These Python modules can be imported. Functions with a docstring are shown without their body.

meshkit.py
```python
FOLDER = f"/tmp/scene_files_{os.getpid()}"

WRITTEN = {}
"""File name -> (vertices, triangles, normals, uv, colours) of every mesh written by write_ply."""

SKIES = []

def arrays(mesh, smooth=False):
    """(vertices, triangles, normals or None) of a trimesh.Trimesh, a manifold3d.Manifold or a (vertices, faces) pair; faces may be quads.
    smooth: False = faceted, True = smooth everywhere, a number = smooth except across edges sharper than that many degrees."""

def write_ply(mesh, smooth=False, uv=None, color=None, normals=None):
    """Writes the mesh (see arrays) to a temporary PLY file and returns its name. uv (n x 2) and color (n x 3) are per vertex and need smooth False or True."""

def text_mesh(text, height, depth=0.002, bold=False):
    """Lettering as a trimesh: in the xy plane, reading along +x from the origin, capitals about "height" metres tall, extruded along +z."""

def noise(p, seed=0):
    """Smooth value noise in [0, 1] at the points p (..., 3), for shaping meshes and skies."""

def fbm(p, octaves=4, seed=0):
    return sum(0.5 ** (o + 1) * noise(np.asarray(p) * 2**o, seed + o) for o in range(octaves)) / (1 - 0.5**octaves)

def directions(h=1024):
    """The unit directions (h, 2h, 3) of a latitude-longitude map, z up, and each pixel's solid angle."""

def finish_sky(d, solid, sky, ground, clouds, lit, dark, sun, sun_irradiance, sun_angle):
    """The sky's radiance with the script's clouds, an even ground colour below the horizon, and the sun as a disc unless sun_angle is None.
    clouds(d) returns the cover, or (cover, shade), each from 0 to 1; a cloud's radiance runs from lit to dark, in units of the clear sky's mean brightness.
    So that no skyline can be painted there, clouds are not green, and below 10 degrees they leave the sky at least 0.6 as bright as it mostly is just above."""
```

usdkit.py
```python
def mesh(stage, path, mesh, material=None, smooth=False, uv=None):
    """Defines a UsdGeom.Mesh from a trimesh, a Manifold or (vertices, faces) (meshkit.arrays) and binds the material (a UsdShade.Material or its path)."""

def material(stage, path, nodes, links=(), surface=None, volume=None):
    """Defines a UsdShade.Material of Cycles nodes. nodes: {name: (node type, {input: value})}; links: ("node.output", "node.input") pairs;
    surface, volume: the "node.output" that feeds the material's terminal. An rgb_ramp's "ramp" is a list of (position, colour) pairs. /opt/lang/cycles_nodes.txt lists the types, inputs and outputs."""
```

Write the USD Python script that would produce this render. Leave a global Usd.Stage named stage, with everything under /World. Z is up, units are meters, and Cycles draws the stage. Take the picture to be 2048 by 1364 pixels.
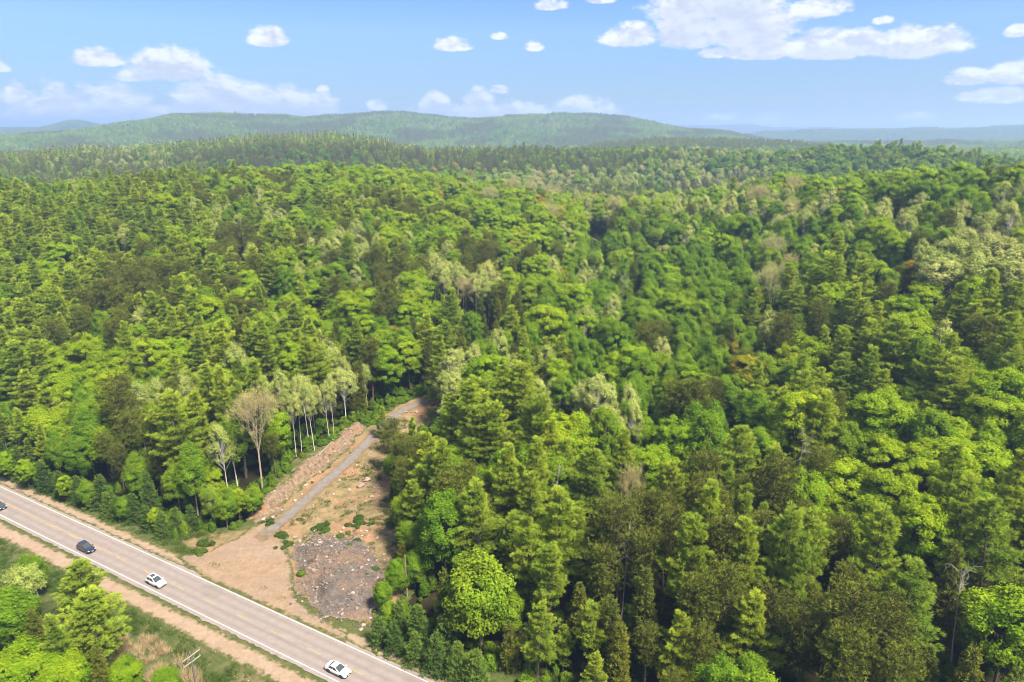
import math
import numpy as np
import trimesh
import manifold3d as m3
import meshkit
import usdkit
from pxr import Usd, UsdGeom, UsdLux, UsdShade, Sdf, Gf, Vt

stage = Usd.Stage.CreateInMemory()
W = UsdGeom.Xform.Define(stage, '/World')
stage.SetDefaultPrim(W.GetPrim())
PI = math.pi

# ------------------------------------------------------------------ camera, sky, sun, exposure
CAM_H, FPX, HORIZON = 86.5, 1365.0, 262.0
PITCH = math.atan((682 - HORIZON) / FPX)
cam = UsdGeom.Camera.Define(stage, '/World/camera')
cam.CreateFocalLengthAttr(24.0)
cam.CreateHorizontalApertureAttr(24.0 * 2048 / FPX)
cam.AddTranslateOp().Set(Gf.Vec3d(0, 0, CAM_H))
cam.AddRotateXYZOp().Set(Gf.Vec3f(90 - math.degrees(PITCH), 0, 0))
cam.CreateClippingRangeAttr(Gf.Vec2f(0.5, 100000))
EXPOSURE = 3.02
cam.CreateExposureAttr(EXPOSURE)

SUN_AZ, SUN_EL = math.radians(132), math.radians(56)      # azimuth from +y towards +x
SKY_STRENGTH, SUN_INTENSITY, SUN_ANGLE = 0.05, 0.40, 12.0
sun = UsdLux.DistantLight.Define(stage, '/World/sun')
sun.CreateIntensityAttr(SUN_INTENSITY)
sun.CreateNormalizeAttr(True)
sun.CreateAngleAttr(SUN_ANGLE)
sun.CreateColorAttr(Gf.Vec3f(1.0, 0.92, 0.78))
sun.AddRotateXYZOp().Set(Gf.Vec3f(90 - math.degrees(SUN_EL), 0, 180 - math.degrees(SUN_AZ)))


class Nodes:
    """Collects the nodes and links of one material."""
    def __init__(self):
        self.n, self.l, self.k = {}, [], 0

    def add(self, kind, out=None, **inputs):
        self.k += 1
        name, plain = f'n{self.k}', {}
        for key, v in inputs.items():
            if isinstance(v, Ref):
                self.l.append((v.path, f'{name}.{key}'))
            else:
                plain[key] = v
        self.n[name] = (kind, plain)
        return Ref(f'{name}.{out}') if out else name

    def math(self, op, a, b=0.0, c=0.0, clamp=False):
        return self.add('math', 'value', math_type=op, value1=a, value2=b, value3=c, use_clamp=clamp)

    def noise(self, vec, scale, detail=3.0, rough=0.55, out='fac', **kw):
        return self.add('noise_texture', out, vector=vec, scale=float(scale), detail=float(detail), roughness=float(rough), **kw)

    def ramp(self, fac, stops):
        return self.add('rgb_ramp', 'color', fac=fac, ramp=stops)

    def step(self, v, a, b):
        return self.add('map_range', 'result', range_type='smoothstep', value=v, from_min=float(a), from_max=float(b), to_min=0.0, to_max=1.0, clamp=True)

    def mix(self, fac, a, b, kind='mix'):
        return self.add('mix_color', 'result', blend_type=kind, fac=fac, a=a, b=b)

    def make(self, name, surface):
        return usdkit.material(stage, f'/World/Looks/{name}', self.n, self.l, surface=surface.path)


class Ref:
    def __init__(self, path):
        self.path = path


def make_sky():
    N = Nodes()
    # air: the physical sky
    sky = N.add('sky_texture', 'color', sky_type='single_scattering', sun_disc=False, sun_elevation=SUN_EL, sun_rotation=SUN_AZ,
                altitude=300.0, air_density=SKY_AIR, aerosol_density=SKY_AEROSOL, ozone_density=SKY_OZONE)
    d = N.add('texture_coordinate', 'generated')
    geo = N.add('separate_xyz')
    N.l.append((d.path, f'{geo}.vector'))
    x, y, z = Ref(f'{geo}.x'), Ref(f'{geo}.y'), Ref(f'{geo}.z')
    az = N.math('multiply', N.math('arctan2', x, y), 180 / PI)
    el = N.math('multiply', N.math('arcsine', z), 180 / PI)
    # cloud field in degrees of azimuth and elevation; every cloud is a soft ellipse with a flatter base, broken up by noise
    vec = N.add('combine_xyz', 'vector', x=az, y=N.math('multiply', el, 1.7), z=0.0)
    big = N.noise(vec, 0.42, 6, 0.6)
    fine = N.noise(vec, 1.5, 6, 0.62)
    def heap(el):
        field = None
        for ca, ce, ra, up, dn, k in CLOUDS:
            da = N.math('divide', N.math('subtract', az, ca), ra)
            de = N.math('subtract', el, ce)
            du = N.math('maximum', N.math('divide', de, up), N.math('divide', de, -dn))
            q = N.math('add', N.math('multiply', da, da), N.math('multiply', du, du))
            v = N.math('multiply', N.math('subtract', 1.0, q), k)
            field = v if field is None else N.math('maximum', field, v)
        return field
    field, above = heap(el), heap(N.math('add', el, 0.9))
    # unseen cloud, added thickly over the rest of the sky as fill light
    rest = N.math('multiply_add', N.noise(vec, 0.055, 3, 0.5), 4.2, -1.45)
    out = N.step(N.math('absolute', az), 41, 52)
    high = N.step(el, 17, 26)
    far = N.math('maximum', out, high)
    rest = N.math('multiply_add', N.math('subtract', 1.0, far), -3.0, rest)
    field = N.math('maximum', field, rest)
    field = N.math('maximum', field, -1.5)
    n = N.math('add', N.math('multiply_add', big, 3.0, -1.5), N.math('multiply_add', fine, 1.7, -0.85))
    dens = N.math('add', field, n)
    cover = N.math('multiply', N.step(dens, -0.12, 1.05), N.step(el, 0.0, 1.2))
    thick = N.step(dens, 0.1, 1.3)
    vec2 = N.add('combine_xyz', 'vector', x=N.math('add', az, 0.35), y=N.math('multiply_add', el, 1.7, 0.9), z=0.0)
    big2 = N.math('add', N.noise(vec2, 0.42, 6, 0.6), N.math('multiply', N.noise(vec2, 1.5, 6, 0.62), 0.35))
    here = N.math('add', big, N.math('multiply', fine, 0.35))
    lit = N.step(N.math('subtract', here, big2), -0.16, 0.12)
    cloud = N.mix(lit, CLOUD_DARK, CLOUD_LIT)
    base = N.step(N.math('add', above, N.math('multiply_add', big2, 2.2, -1.4)), 0.1, 1.5)
    cloud = N.mix(N.math('multiply', base, 0.62), cloud, CLOUD_DARK)
    cloud = N.mix(N.math('multiply', N.math('subtract', 1.0, thick), 0.30), cloud, CLOUD_LIT)
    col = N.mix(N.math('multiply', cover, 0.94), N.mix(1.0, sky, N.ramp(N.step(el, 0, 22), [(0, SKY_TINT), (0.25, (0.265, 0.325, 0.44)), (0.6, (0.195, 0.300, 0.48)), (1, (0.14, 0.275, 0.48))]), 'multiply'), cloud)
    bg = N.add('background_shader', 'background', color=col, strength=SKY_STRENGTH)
    m = N.make('sky_material', bg)
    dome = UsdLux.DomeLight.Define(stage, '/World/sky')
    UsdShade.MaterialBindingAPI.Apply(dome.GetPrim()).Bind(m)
    return dome


SKY_AIR, SKY_AEROSOL, SKY_OZONE = 1.0, 0.6, 2.0
SKY_TINT = (0.185, 0.235, 0.31)
CLOUD_LIT, CLOUD_DARK = (2.75, 2.8, 2.9), (1.75, 1.88, 2.2)


def cl(x0, x1, y0, y1, k=1.6):
    """A cloud that the photograph shows between these pixel columns and rows, as a patch of the sky in degrees."""
    def dirs(px, py):
        u, v = (px - 1024) / FPX, (py - 682) / FPX
        f, upv = math.cos(PITCH) - v * math.sin(PITCH), -math.sin(PITCH) - v * math.cos(PITCH)
        n = math.sqrt(u * u + f * f + upv * upv)
        return math.degrees(math.atan2(u, f)), math.degrees(math.asin(upv / n))
    yb = y0 + 0.72 * (y1 - y0)
    a0, e = dirs(x0, yb)
    a1, _ = dirs(x1, yb)
    _, e0 = dirs((x0 + x1) / 2, y0)
    _, e1 = dirs((x0 + x1) / 2, y1)
    return ((a0 + a1) / 2, e, abs(a1 - a0) / 2, abs(e0 - e), abs(e1 - e), k)


CLOUDS = [cl(-30, 330, 170, 258, 1.35), cl(290, 720, 184, 244, 1.3), cl(800, 1270, 200, 246, 1.15), cl(1360, 1640, 224, 262, 0.6), cl(495, 582, 44, 96, 2.2),
          cl(140, 260, 92, 135), cl(235, 440, 88, 165), cl(225, 320, 130, 165), cl(340, 520, 140, 215), cl(430, 580, 158, 225), cl(500, 660, 165, 232),
          cl(585, 690, 180, 232), cl(10, 60, 158, 208), cl(70, 165, 160, 230), cl(160, 320, 162, 238), cl(50, 130, 205, 250), cl(240, 420, 205, 250),
          cl(835, 905, 180, 230), cl(920, 1000, 172, 235), cl(960, 1130, 200, 240), cl(1095, 1240, 186, 238), cl(730, 780, 195, 222),
          cl(860, 950, 70, 104), cl(980, 1020, 62, 80), cl(1045, 1090, 78, 104), cl(975, 1022, 168, 188),
          cl(1195, 1330, 40, 95), cl(1300, 1460, 4, 100, 2.0), cl(1270, 1600, -60, 45, 2.0), cl(1380, 1610, -20, 98, 2.0), cl(1560, 1710, -10, 36),
          cl(1430, 1600, 68, 122, 2.0), cl(1540, 1800, 52, 120, 2.2), cl(1720, 1955, 46, 118, 2.0), cl(1740, 1792, 28, 50), cl(1390, 1470, 92, 118),
          cl(1065, 1140, -6, 22), cl(1170, 1240, -12, 8), cl(2005, 2060, 48, 76), cl(1885, 1990, 132, 172), cl(1960, 2100, 118, 170), cl(1905, 2100, 172, 208),
          cl(1405, 1470, 228, 250), cl(1480, 1570, 232, 256), cl(1785, 1885, 222, 250), cl(1590, 1630, 240, 256), cl(-40, 30, 118, 145), cl(630, 662, 168, 186)]
make_sky()


# ------------------------------------------------------------------ helpers
def tag(prim, label=None, category=None, group=None, kind=None):
    p = prim.GetPrim() if hasattr(prim, 'GetPrim') else prim
    for k, v in (('label', label), ('category', category), ('group', group), ('kind', kind)):
        if v:
            p.SetCustomDataByKey(k, v)
    return p


USED = {}


def fresh(parent, name):
    n = USED.get((parent, name), 0)
    USED[(parent, name)] = n + 1
    return f'{parent}/{name}' + (f'_{n:03d}' if n else '')


def xf(path, loc=(0, 0, 0), rz=0.0, scale=None, tilt=None):
    x = UsdGeom.Xform.Define(stage, path)
    x.AddTranslateOp().Set(Gf.Vec3d(*map(float, loc)))
    if tilt:
        x.AddRotateXYZOp().Set(Gf.Vec3f(float(tilt[0]), float(tilt[1]), float(rz)))
    elif rz:
        x.AddRotateZOp().Set(float(rz))
    if scale is not None:
        x.AddScaleOp().Set(Gf.Vec3f(*map(float, scale)))
    return x


def put(path, mesh, material, smooth=False, tone=None):
    m = usdkit.mesh(stage, path, mesh, material, smooth=smooth)
    if tone is not None:
        UsdGeom.PrimvarsAPI(m).CreatePrimvar('tone', Sdf.ValueTypeNames.FloatArray, 'vertex').Set(Vt.FloatArray.FromNumpy(np.asarray(tone, np.float32)))
    return m


def tube(points, radii, sides=5):
    p = np.asarray(points, float)
    r = np.broadcast_to(np.asarray(radii, float), (len(p),))
    t = np.gradient(p, axis=0)
    t /= np.linalg.norm(t, axis=1, keepdims=True) + 1e-12
    ref = np.array([1.0, 0, 0]) if abs(t[0, 2]) > 0.9 else np.array([0, 0, 1.0])
    a = np.cross(t, ref)
    a /= np.linalg.norm(a, axis=1, keepdims=True) + 1e-12
    b = np.cross(t, a)
    ang = np.arange(sides) * 2 * PI / sides
    v = p[:, None] + r[:, None, None] * (np.cos(ang)[None, :, None] * a[:, None] + np.sin(ang)[None, :, None] * b[:, None])
    i, j = np.meshgrid(np.arange(len(p) - 1), np.arange(sides), indexing='ij')
    q = np.stack([i * sides + j, i * sides + (j + 1) % sides, (i + 1) * sides + (j + 1) % sides, (i + 1) * sides + j], -1).reshape(-1, 4)
    f = np.vstack([q[:, [0, 1, 2]], q[:, [0, 2, 3]]])
    k = len(p) * sides
    v = np.vstack([v.reshape(-1, 3), p[-1:], p[:1]])
    s = np.arange(sides)
    top = np.stack([(len(p) - 1) * sides + s, (len(p) - 1) * sides + (s + 1) % sides, np.full(sides, k)], 1)
    bot = np.stack([(s + 1) % sides, s, np.full(sides, k + 1)], 1)
    return v, np.vstack([f, top, bot])


def join(parts):
    vs, fs, n = [], [], 0
    for v, f in parts:
        vs.append(np.asarray(v, float))
        fs.append(np.asarray(f, int) + n)
        n += len(v)
    return np.vstack(vs), np.vstack(fs)


def box(cx, cy, cz, sx, sy, sz):
    b = trimesh.creation.box([sx, sy, sz])
    return np.array(b.vertices) + (cx, cy, cz), np.array(b.faces)


def smooth(t):
    t = np.clip(t, 0, 1)
    return t * t * (3 - 2 * t)


def vnoise(x, y, scale, seed=0, octaves=3):
    p = np.stack([np.asarray(x, float) / scale + 1000, np.asarray(y, float) / scale + 1000, np.zeros_like(np.asarray(x, float)) + 0.5], -1)
    return meshkit.fbm(p, octaves, seed) - 0.5


# ------------------------------------------------------------------ the lie of the land
LC, LS = math.cos(math.radians(28.97)), math.sin(math.radians(28.97))     # the road runs along (LC, -LS); s counts metres across it


def ls(x, y):
    return LC * x - LS * y, LS * x + LC * y


def xy(l, s):
    return LC * np.asarray(l) + LS * np.asarray(s), -LS * np.asarray(l) + LC * np.asarray(s)


def view(px, py):
    """Directions (right, forward, up) towards pixels of the 2048 x 1364 frame."""
    u, v = (np.asarray(px, float) - 1024) / FPX, (np.asarray(py, float) - 682) / FPX
    return u, math.cos(PITCH) - v * math.sin(PITCH), -math.sin(PITCH) - v * math.cos(PITCH)


def project(x, y, z):
    dz = np.asarray(z) - CAM_H
    depth = y * math.cos(PITCH) - dz * math.sin(PITCH)
    upc = y * math.sin(PITCH) + dz * math.cos(PITCH)
    depth = np.maximum(depth, 1e-3)
    return 1024 + FPX * x / depth, 682 - FPX * upc / depth, depth


TH = np.radians(np.linspace(-48, 48, 385))


def crest(table, trees):
    """(px, canopy row, distance) of a skyline -> distance and ground height for every bearing in TH."""
    t = np.array(table, float)
    u, f, up = view(t[:, 0], t[:, 1])
    th, z = np.arctan2(u, f), CAM_H + t[:, 2] * up / np.hypot(u, f) - trees
    r = np.interp(TH, th, t[:, 2])
    zz = np.interp(TH, th, z)
    k = np.hanning(7); k /= k.sum()
    return r, np.convolve(np.pad(zz, 3, mode='edge'), k, 'valid')


def level(r, z):
    return np.broadcast_to(np.asarray(r, float), TH.shape), np.broadcast_to(np.asarray(z, float), TH.shape)


r0 = 82 / np.maximum(LS * np.sin(TH) + LC * np.cos(TH), 0.2)
RA, ZA = crest([(-300, 395, 430), (0, 380, 440), (200, 368, 450), (280, 356, 455), (420, 349, 465), (560, 343, 470), (680, 338, 480), (800, 344, 480),
                (900, 358, 470), (1000, 374, 455), (1060, 387, 440), (1130, 394, 430), (1200, 398, 425), (1300, 398, 430), (1400, 382, 440), (1500, 366, 430),
                (1640, 354, 410), (1760, 349, 395), (1900, 344, 370), (2048, 340, 350), (2300, 335, 340)], 19)
RB, ZB = crest([(-300, 306, 1150), (0, 302, 1150), (150, 289, 1150), (260, 289, 1150), (400, 277, 1150), (520, 265, 1150), (650, 262, 1150), (720, 266, 1120),
                (790, 281, 1080), (860, 293, 1050), (950, 293, 1030), (1060, 291, 1000), (1200, 298, 960), (1300, 293, 930), (1400, 293, 900), (1500, 299, 900),
                (1600, 299, 880), (1660, 291, 860), (1800, 288, 830), (1900, 296, 800), (2000, 312, 780), (2048, 324, 760), (2300, 345, 740)], 19)
RB2, ZB2 = crest([(-300, 310, 1560), (1100, 300, 1560), (1200, 285, 1560), (1300, 277, 1560), (1400, 277, 1560), (1560, 281, 1560), (1650, 290, 1560), (1720, 296, 1560), (2300, 300, 1560)], 20)
RC, ZC = crest([(-300, 285, 2500), (0, 270, 2550), (60, 263, 2600), (150, 259, 2700), (210, 252, 2800), (280, 238, 2900), (350, 227, 2950), (420, 229, 2950), (500, 236, 2900), (600, 238, 2900),
                (680, 227, 2950), (780, 225, 2950), (860, 230, 2950), (950, 236, 2900), (1050, 228, 2950), (1180, 229, 2950), (1280, 241, 2850), (1360, 253, 2800), (1450, 265, 2700),
                (1500, 274, 2600), (1540, 284, 2550), (1620, 288, 2550), (1850, 286, 2550), (2048, 284, 2550), (2300, 284, 2550)], 17)
RD, ZD = crest([(-300, 262, 5300), (60, 260, 5300), (90, 257, 5300), (120, 247, 5300), (150, 241, 5300), (180, 244, 5300), (218, 254, 5300), (260, 262, 5300), (1480, 275, 5200), (1540, 267, 5200),
                (1600, 263, 5200), (1700, 262, 5200), (1850, 259, 5200), (2048, 258, 5200), (2300, 258, 5200)], 12)
RE, ZE = crest([(-300, 253, 9000), (0, 255, 9000), (60, 253, 9000), (95, 251, 9000), (150, 257, 9000), (1200, 255, 9000), (1300, 250, 9000), (1380, 250, 9000), (1440, 248.5, 9000), (1480, 247, 9000), (1520, 251, 9000),
                (1560, 255, 9000), (1650, 254, 9000), (1750, 257, 9000), (1900, 257, 9000), (1960, 255, 9000), (2300, 255, 9000)], 5)
KNOTS = [level(0, 0), (r0, 0 * r0), (RA, ZA), level(RA + 190, np.minimum(ZA - 14, 16)), (RB, ZB), level(np.minimum(RB + 210, 1330), 12), (RB2, ZB2), level(1950, 6), (RC, ZC), level(3900, 0), (RD, ZD), level(7200, 0), (RE, ZE), level(13500, -60)]
KR, KZ = np.array([k[0] for k in KNOTS]), np.array([k[1] for k in KNOTS])


def base_height(x, y):
    x, y = np.asarray(x, float), np.asarray(y, float)
    shape = np.broadcast(x, y).shape
    x, y = np.broadcast_to(x, shape).ravel(), np.broadcast_to(y, shape).ravel()
    r, th = np.hypot(x, y), np.arctan2(x, y)
    i = np.clip((th - TH[0]) / (TH[1] - TH[0]), 0, len(TH) - 1.001)
    i0, w = i.astype(int), i - i.astype(int)
    kr = KR[:, i0] * (1 - w) + KR[:, i0 + 1] * w
    kz = KZ[:, i0] * (1 - w) + KZ[:, i0 + 1] * w
    z = np.zeros_like(r)
    for k in range(len(KR) - 1):
        t = (r - kr[k]) / (kr[k + 1] - kr[k])
        on = (t >= 0) & (t < 1)
        z = np.where(on, kz[k] + (kz[k + 1] - kz[k]) * smooth(t), z)
    z = np.where(r >= kr[-1], kz[-1], z)
    z = z * smooth((PI * 0.95 - np.abs(th)) / (PI * 0.35))
    far = smooth((r - 140) / 200)
    z = z + far * (3.0 * vnoise(x, y, 60, 3) + 5 * smooth((r - 600) / 400) * vnoise(x, y, 170, 5) + (58 * vnoise(x, y, 430, 7) + 30 * vnoise(x, y, 170, 9)) * smooth((r - 1700) / 900))
    return z.reshape(shape)


def pix(px, py, lift=0.0, height=base_height):
    """Where the line of sight through a pixel meets the ground (or a level lift metres above it)."""
    px, py = np.atleast_1d(np.asarray(px, float)), np.atleast_1d(np.asarray(py, float))
    u, f, up = view(px, py)
    t = np.geomspace(50, 4000, 900)
    X, Y, Z = u[:, None] * t, f[:, None] * t, CAM_H + up[:, None] * t
    g = Z - height(X, Y) - (np.asarray(lift, float).reshape(-1, 1) if np.ndim(lift) else lift)
    hit = np.argmax(g < 0, 1)
    hit = np.where((g < 0).any(1), np.maximum(hit, 1), len(t) - 1)
    i = np.arange(len(px))
    a, b = g[i, hit - 1], g[i, hit]
    w = np.clip(a / np.maximum(a - b, 1e-9), 0, 1)
    tt = t[hit - 1] + (t[hit] - t[hit - 1]) * w
    return u * tt, f * tt


# the driveway and the shape of the clearing, seen from above
DRIVE = np.stack(pix([508, 522, 560, 600, 640, 700, 742, 775, 800, 840, 872, 905, 930], [1092, 1078, 1046, 1012, 975, 921, 879, 846, 825, 807, 797, 786, 770]), 1)
DRIVE2 = np.stack(pix([1156, 1168, 1190, 1212, 1232], [461, 468, 480, 494, 507]), 1)


def densify(p, step=1.0):
    p = np.asarray(p, float)
    d = np.r_[0, np.cumsum(np.linalg.norm(np.diff(p, axis=0), axis=1))]
    from scipy.interpolate import PchipInterpolator
    s = np.linspace(0, d[-1], max(3, int(d[-1] / step)))
    return PchipInterpolator(d, p)(s)


DRIVE, DRIVE2 = densify(DRIVE), densify(DRIVE2)
from scipy.spatial import cKDTree
_dk = cKDTree(DRIVE)


def bank(x, y):
    """Signed distance to the driveway: positive on its uphill (left) side."""
    p = np.stack([np.ravel(x), np.ravel(y)], 1)
    d, i = _dk.query(p)
    t = np.gradient(DRIVE, axis=0)
    t /= np.linalg.norm(t, axis=1, keepdims=True)
    v = p - DRIVE[i]
    side = t[i, 0] * v[:, 1] - t[i, 1] * v[:, 0]
    return np.where(side > 0, d, -d).reshape(np.shape(x)), (i / len(DRIVE)).reshape(np.shape(x))


def height(x, y):
    x, y = np.asarray(x, float), np.asarray(y, float)
    shape = np.broadcast(x, y).shape
    x, y = np.broadcast_to(x, shape), np.broadcast_to(y, shape)
    z = base_height(x, y)
    near = (np.hypot(x, y) < 320)
    b, i = bank(x, y)
    ends = smooth(i / 0.1) * smooth((1 - i) / 0.1)
    cut = 2.4 * smooth((b - 3.8) / 3.6) * (1 - smooth((b - 11) / 14)) * smooth((i - 0.06) / 0.1) * smooth((0.66 - i) / 0.2)
    dip = -0.9 * smooth((-b - 3) / 5) * (1 - smooth((-b - 10) / 12)) * ends
    l, s = ls(x, y)
    ditch = -0.7 * np.exp(-((s - 56.5) / 3.0) ** 2) - 0.35 * np.exp(-((s - 79.5) / 2.2) ** 2)
    rough = 0.5 * vnoise(x, y, 7, 11) * smooth(np.maximum(s - 78, 57 - s) / 4) * smooth((np.abs(b) - 2.2) / 3)
    return z + np.where(near, cut + dip + ditch + rough, 0)

# ------------------------------------------------------------------ materials
def plain(name, color, rough=0.6, spec=0.4, bumpy=None, vary=0.0, scale=3.0, **kw):
    N = Nodes()
    pos = N.add('texture_coordinate', 'object')
    col = color
    if vary:
        col = N.ramp(N.noise(pos, scale, 4), [(0.25, tuple(c * (1 - vary) for c in color)), (0.75, tuple(min(1, c * (1 + vary)) for c in color))])
    a = dict(base_color=col, roughness=rough, specular_ior_level=spec, **kw)
    if bumpy:
        a['normal'] = N.add('bump', 'normal', height=N.noise(pos, bumpy[0], 4), strength=bumpy[1], distance=bumpy[2])
    return N.make(name, N.add('principled_bsdf', 'BSDF', **a))


def leaf_material(name, stops, through=0.35, drift=0.0, spots=None, gain=1.0):
    """Foliage: each tree draws its own colour from stops, sprays vary at random, and tone paints light onto tops and tips."""
    N = Nodes()
    info = N.add('object_info')
    rnd, loc = Ref(f'{info}.random'), Ref(f'{info}.location')
    pick = rnd
    if drift:
        pick = N.math('add', N.math('multiply', rnd, 1 - drift), N.math('multiply_add', N.noise(loc, 0.018, 2), drift * 1.6, -drift * 0.3), clamp=True)
    col = N.ramp(pick, stops)
    tone = N.add('attribute', 'fac', attribute='tone')
    if spots:
        pos = N.add('texture_coordinate', 'object')
        col = N.mix(N.step(N.noise(pos, spots[1], 3), 0.52, 0.66), col, spots[0])
    own = N.add('texture_coordinate', 'object')
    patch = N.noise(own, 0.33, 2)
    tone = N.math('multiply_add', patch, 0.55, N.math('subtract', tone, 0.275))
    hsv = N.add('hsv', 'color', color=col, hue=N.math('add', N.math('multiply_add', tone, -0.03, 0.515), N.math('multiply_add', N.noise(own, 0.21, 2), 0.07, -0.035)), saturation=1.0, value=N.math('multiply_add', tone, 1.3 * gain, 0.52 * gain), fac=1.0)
    dif = N.add('diffuse_bsdf', 'BSDF', color=hsv)
    tr = N.add('translucent_bsdf', 'BSDF', color=N.mix(1.0, hsv, (1.05, 1.1, 0.6), 'multiply'))
    return N.make(name, N.add('mix_closure', 'closure', fac=through, closure1=dif, closure2=tr))


def bark_material(name, light, dark, scale=1.2, bands=False):
    N = Nodes()
    pos = N.add('texture_coordinate', 'object')
    v = N.add('mapping', 'vector', vector=pos, scale=(4, 4, 3.0 if bands else 0.6))
    col = N.ramp(N.noise(v, scale, 4, 0.65), [(0.36 if bands else 0.3, dark), (0.46 if bands else 0.7, light)])
    return N.make(name, N.add('principled_bsdf', 'BSDF', base_color=col, roughness=0.85, specular_ior_level=0.2))


LEAF = {
    'white_pine': leaf_material('white_pine_needles', [(0, (0.14, 0.2, 0.022)), (0.5, (0.19, 0.245, 0.024)), (1, (0.25, 0.29, 0.026))], 0.34, 0.35, gain=1.25),
    'red_pine': leaf_material('red_pine_needles', [(0, (0.1, 0.112, 0.019)), (0.5, (0.125, 0.142, 0.02)), (1, (0.155, 0.182, 0.022))], 0.3, 0.2, gain=1.12),
    'spruce': leaf_material('spruce_needles', [(0, (0.06, 0.11, 0.02)), (0.6, (0.088, 0.15, 0.024)), (1, (0.125, 0.19, 0.026))], 0.28, 0.2, gain=1.0),
    'cedar': leaf_material('cedar_sprays', [(0, (0.08, 0.102, 0.016)), (0.6, (0.112, 0.132, 0.017)), (1, (0.16, 0.158, 0.018))], 0.28, 0.3, gain=1.08),
    'maple': leaf_material('maple_leaves', [(0, (0.14, 0.24, 0.010)), (0.4, (0.18, 0.275, 0.011)), (0.8, (0.22, 0.29, 0.012)), (1, (0.27, 0.28, 0.014))], 0.42, 0.55, gain=0.94),
    'orange_maple': leaf_material('orange_maple_leaves', [(0, (0.19, 0.20, 0.016)), (0.5, (0.23, 0.20, 0.018)), (1, (0.26, 0.17, 0.022))], 0.35, 0.0, ((0.17, 0.22, 0.014), 0.5)),
    'broadleaf': leaf_material('broadleaf_leaves', [(0, (0.095, 0.18, 0.012)), (0.4, (0.125, 0.215, 0.013)), (0.75, (0.16, 0.24, 0.014)), (1, (0.2, 0.245, 0.024))], 0.4, 0.55, gain=0.93),
    'aspen': leaf_material('aspen_leaves', [(0, (0.19, 0.245, 0.05)), (0.5, (0.24, 0.275, 0.07)), (1, (0.3, 0.3, 0.105))], 0.35, 0.55),
    'bare': leaf_material('budding_twigs', [(0, (0.36, 0.30, 0.13)), (0.5, (0.38, 0.34, 0.14)), (1, (0.32, 0.345, 0.12))], 0.2),
    'birch': leaf_material('birch_leaves', [(0, (0.115, 0.2, 0.015)), (1, (0.17, 0.24, 0.022))], 0.4),
    'grass': leaf_material('grass_blades', [(0, (0.05, 0.105, 0.014)), (0.5, (0.075, 0.13, 0.018)), (0.8, (0.12, 0.13, 0.034)), (1, (0.22, 0.16, 0.08))], 0.3, 0.6),
    'low_bush': leaf_material('low_bush_leaves', [(0, (0.040, 0.075, 0.012)), (1, (0.075, 0.115, 0.018))], 0.25),
    'reed': leaf_material('dry_reed', [(0, (0.34, 0.25, 0.13)), (1, (0.44, 0.34, 0.2))], 0.2),
    'shrub': leaf_material('shrub_leaves', [(0, (0.07, 0.14, 0.011)), (0.6, (0.11, 0.19, 0.014)), (1, (0.165, 0.225, 0.014))], 0.35, 0.3, gain=0.88),
}
BARK = {
    'grey': bark_material('grey_bark', (0.15, 0.125, 0.095), (0.065, 0.053, 0.040)),
    'red': bark_material('red_pine_bark', (0.21, 0.125, 0.085), (0.09, 0.058, 0.042)),
    'white': bark_material('white_bark', (0.60, 0.56, 0.48), (0.16, 0.14, 0.12), 1.0, True),
    'pale': bark_material('pale_bark', (0.38, 0.32, 0.21), (0.20, 0.165, 0.115)),
    'dead': bark_material('dead_wood', (0.31, 0.27, 0.22), (0.17, 0.145, 0.115)),
}


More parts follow.
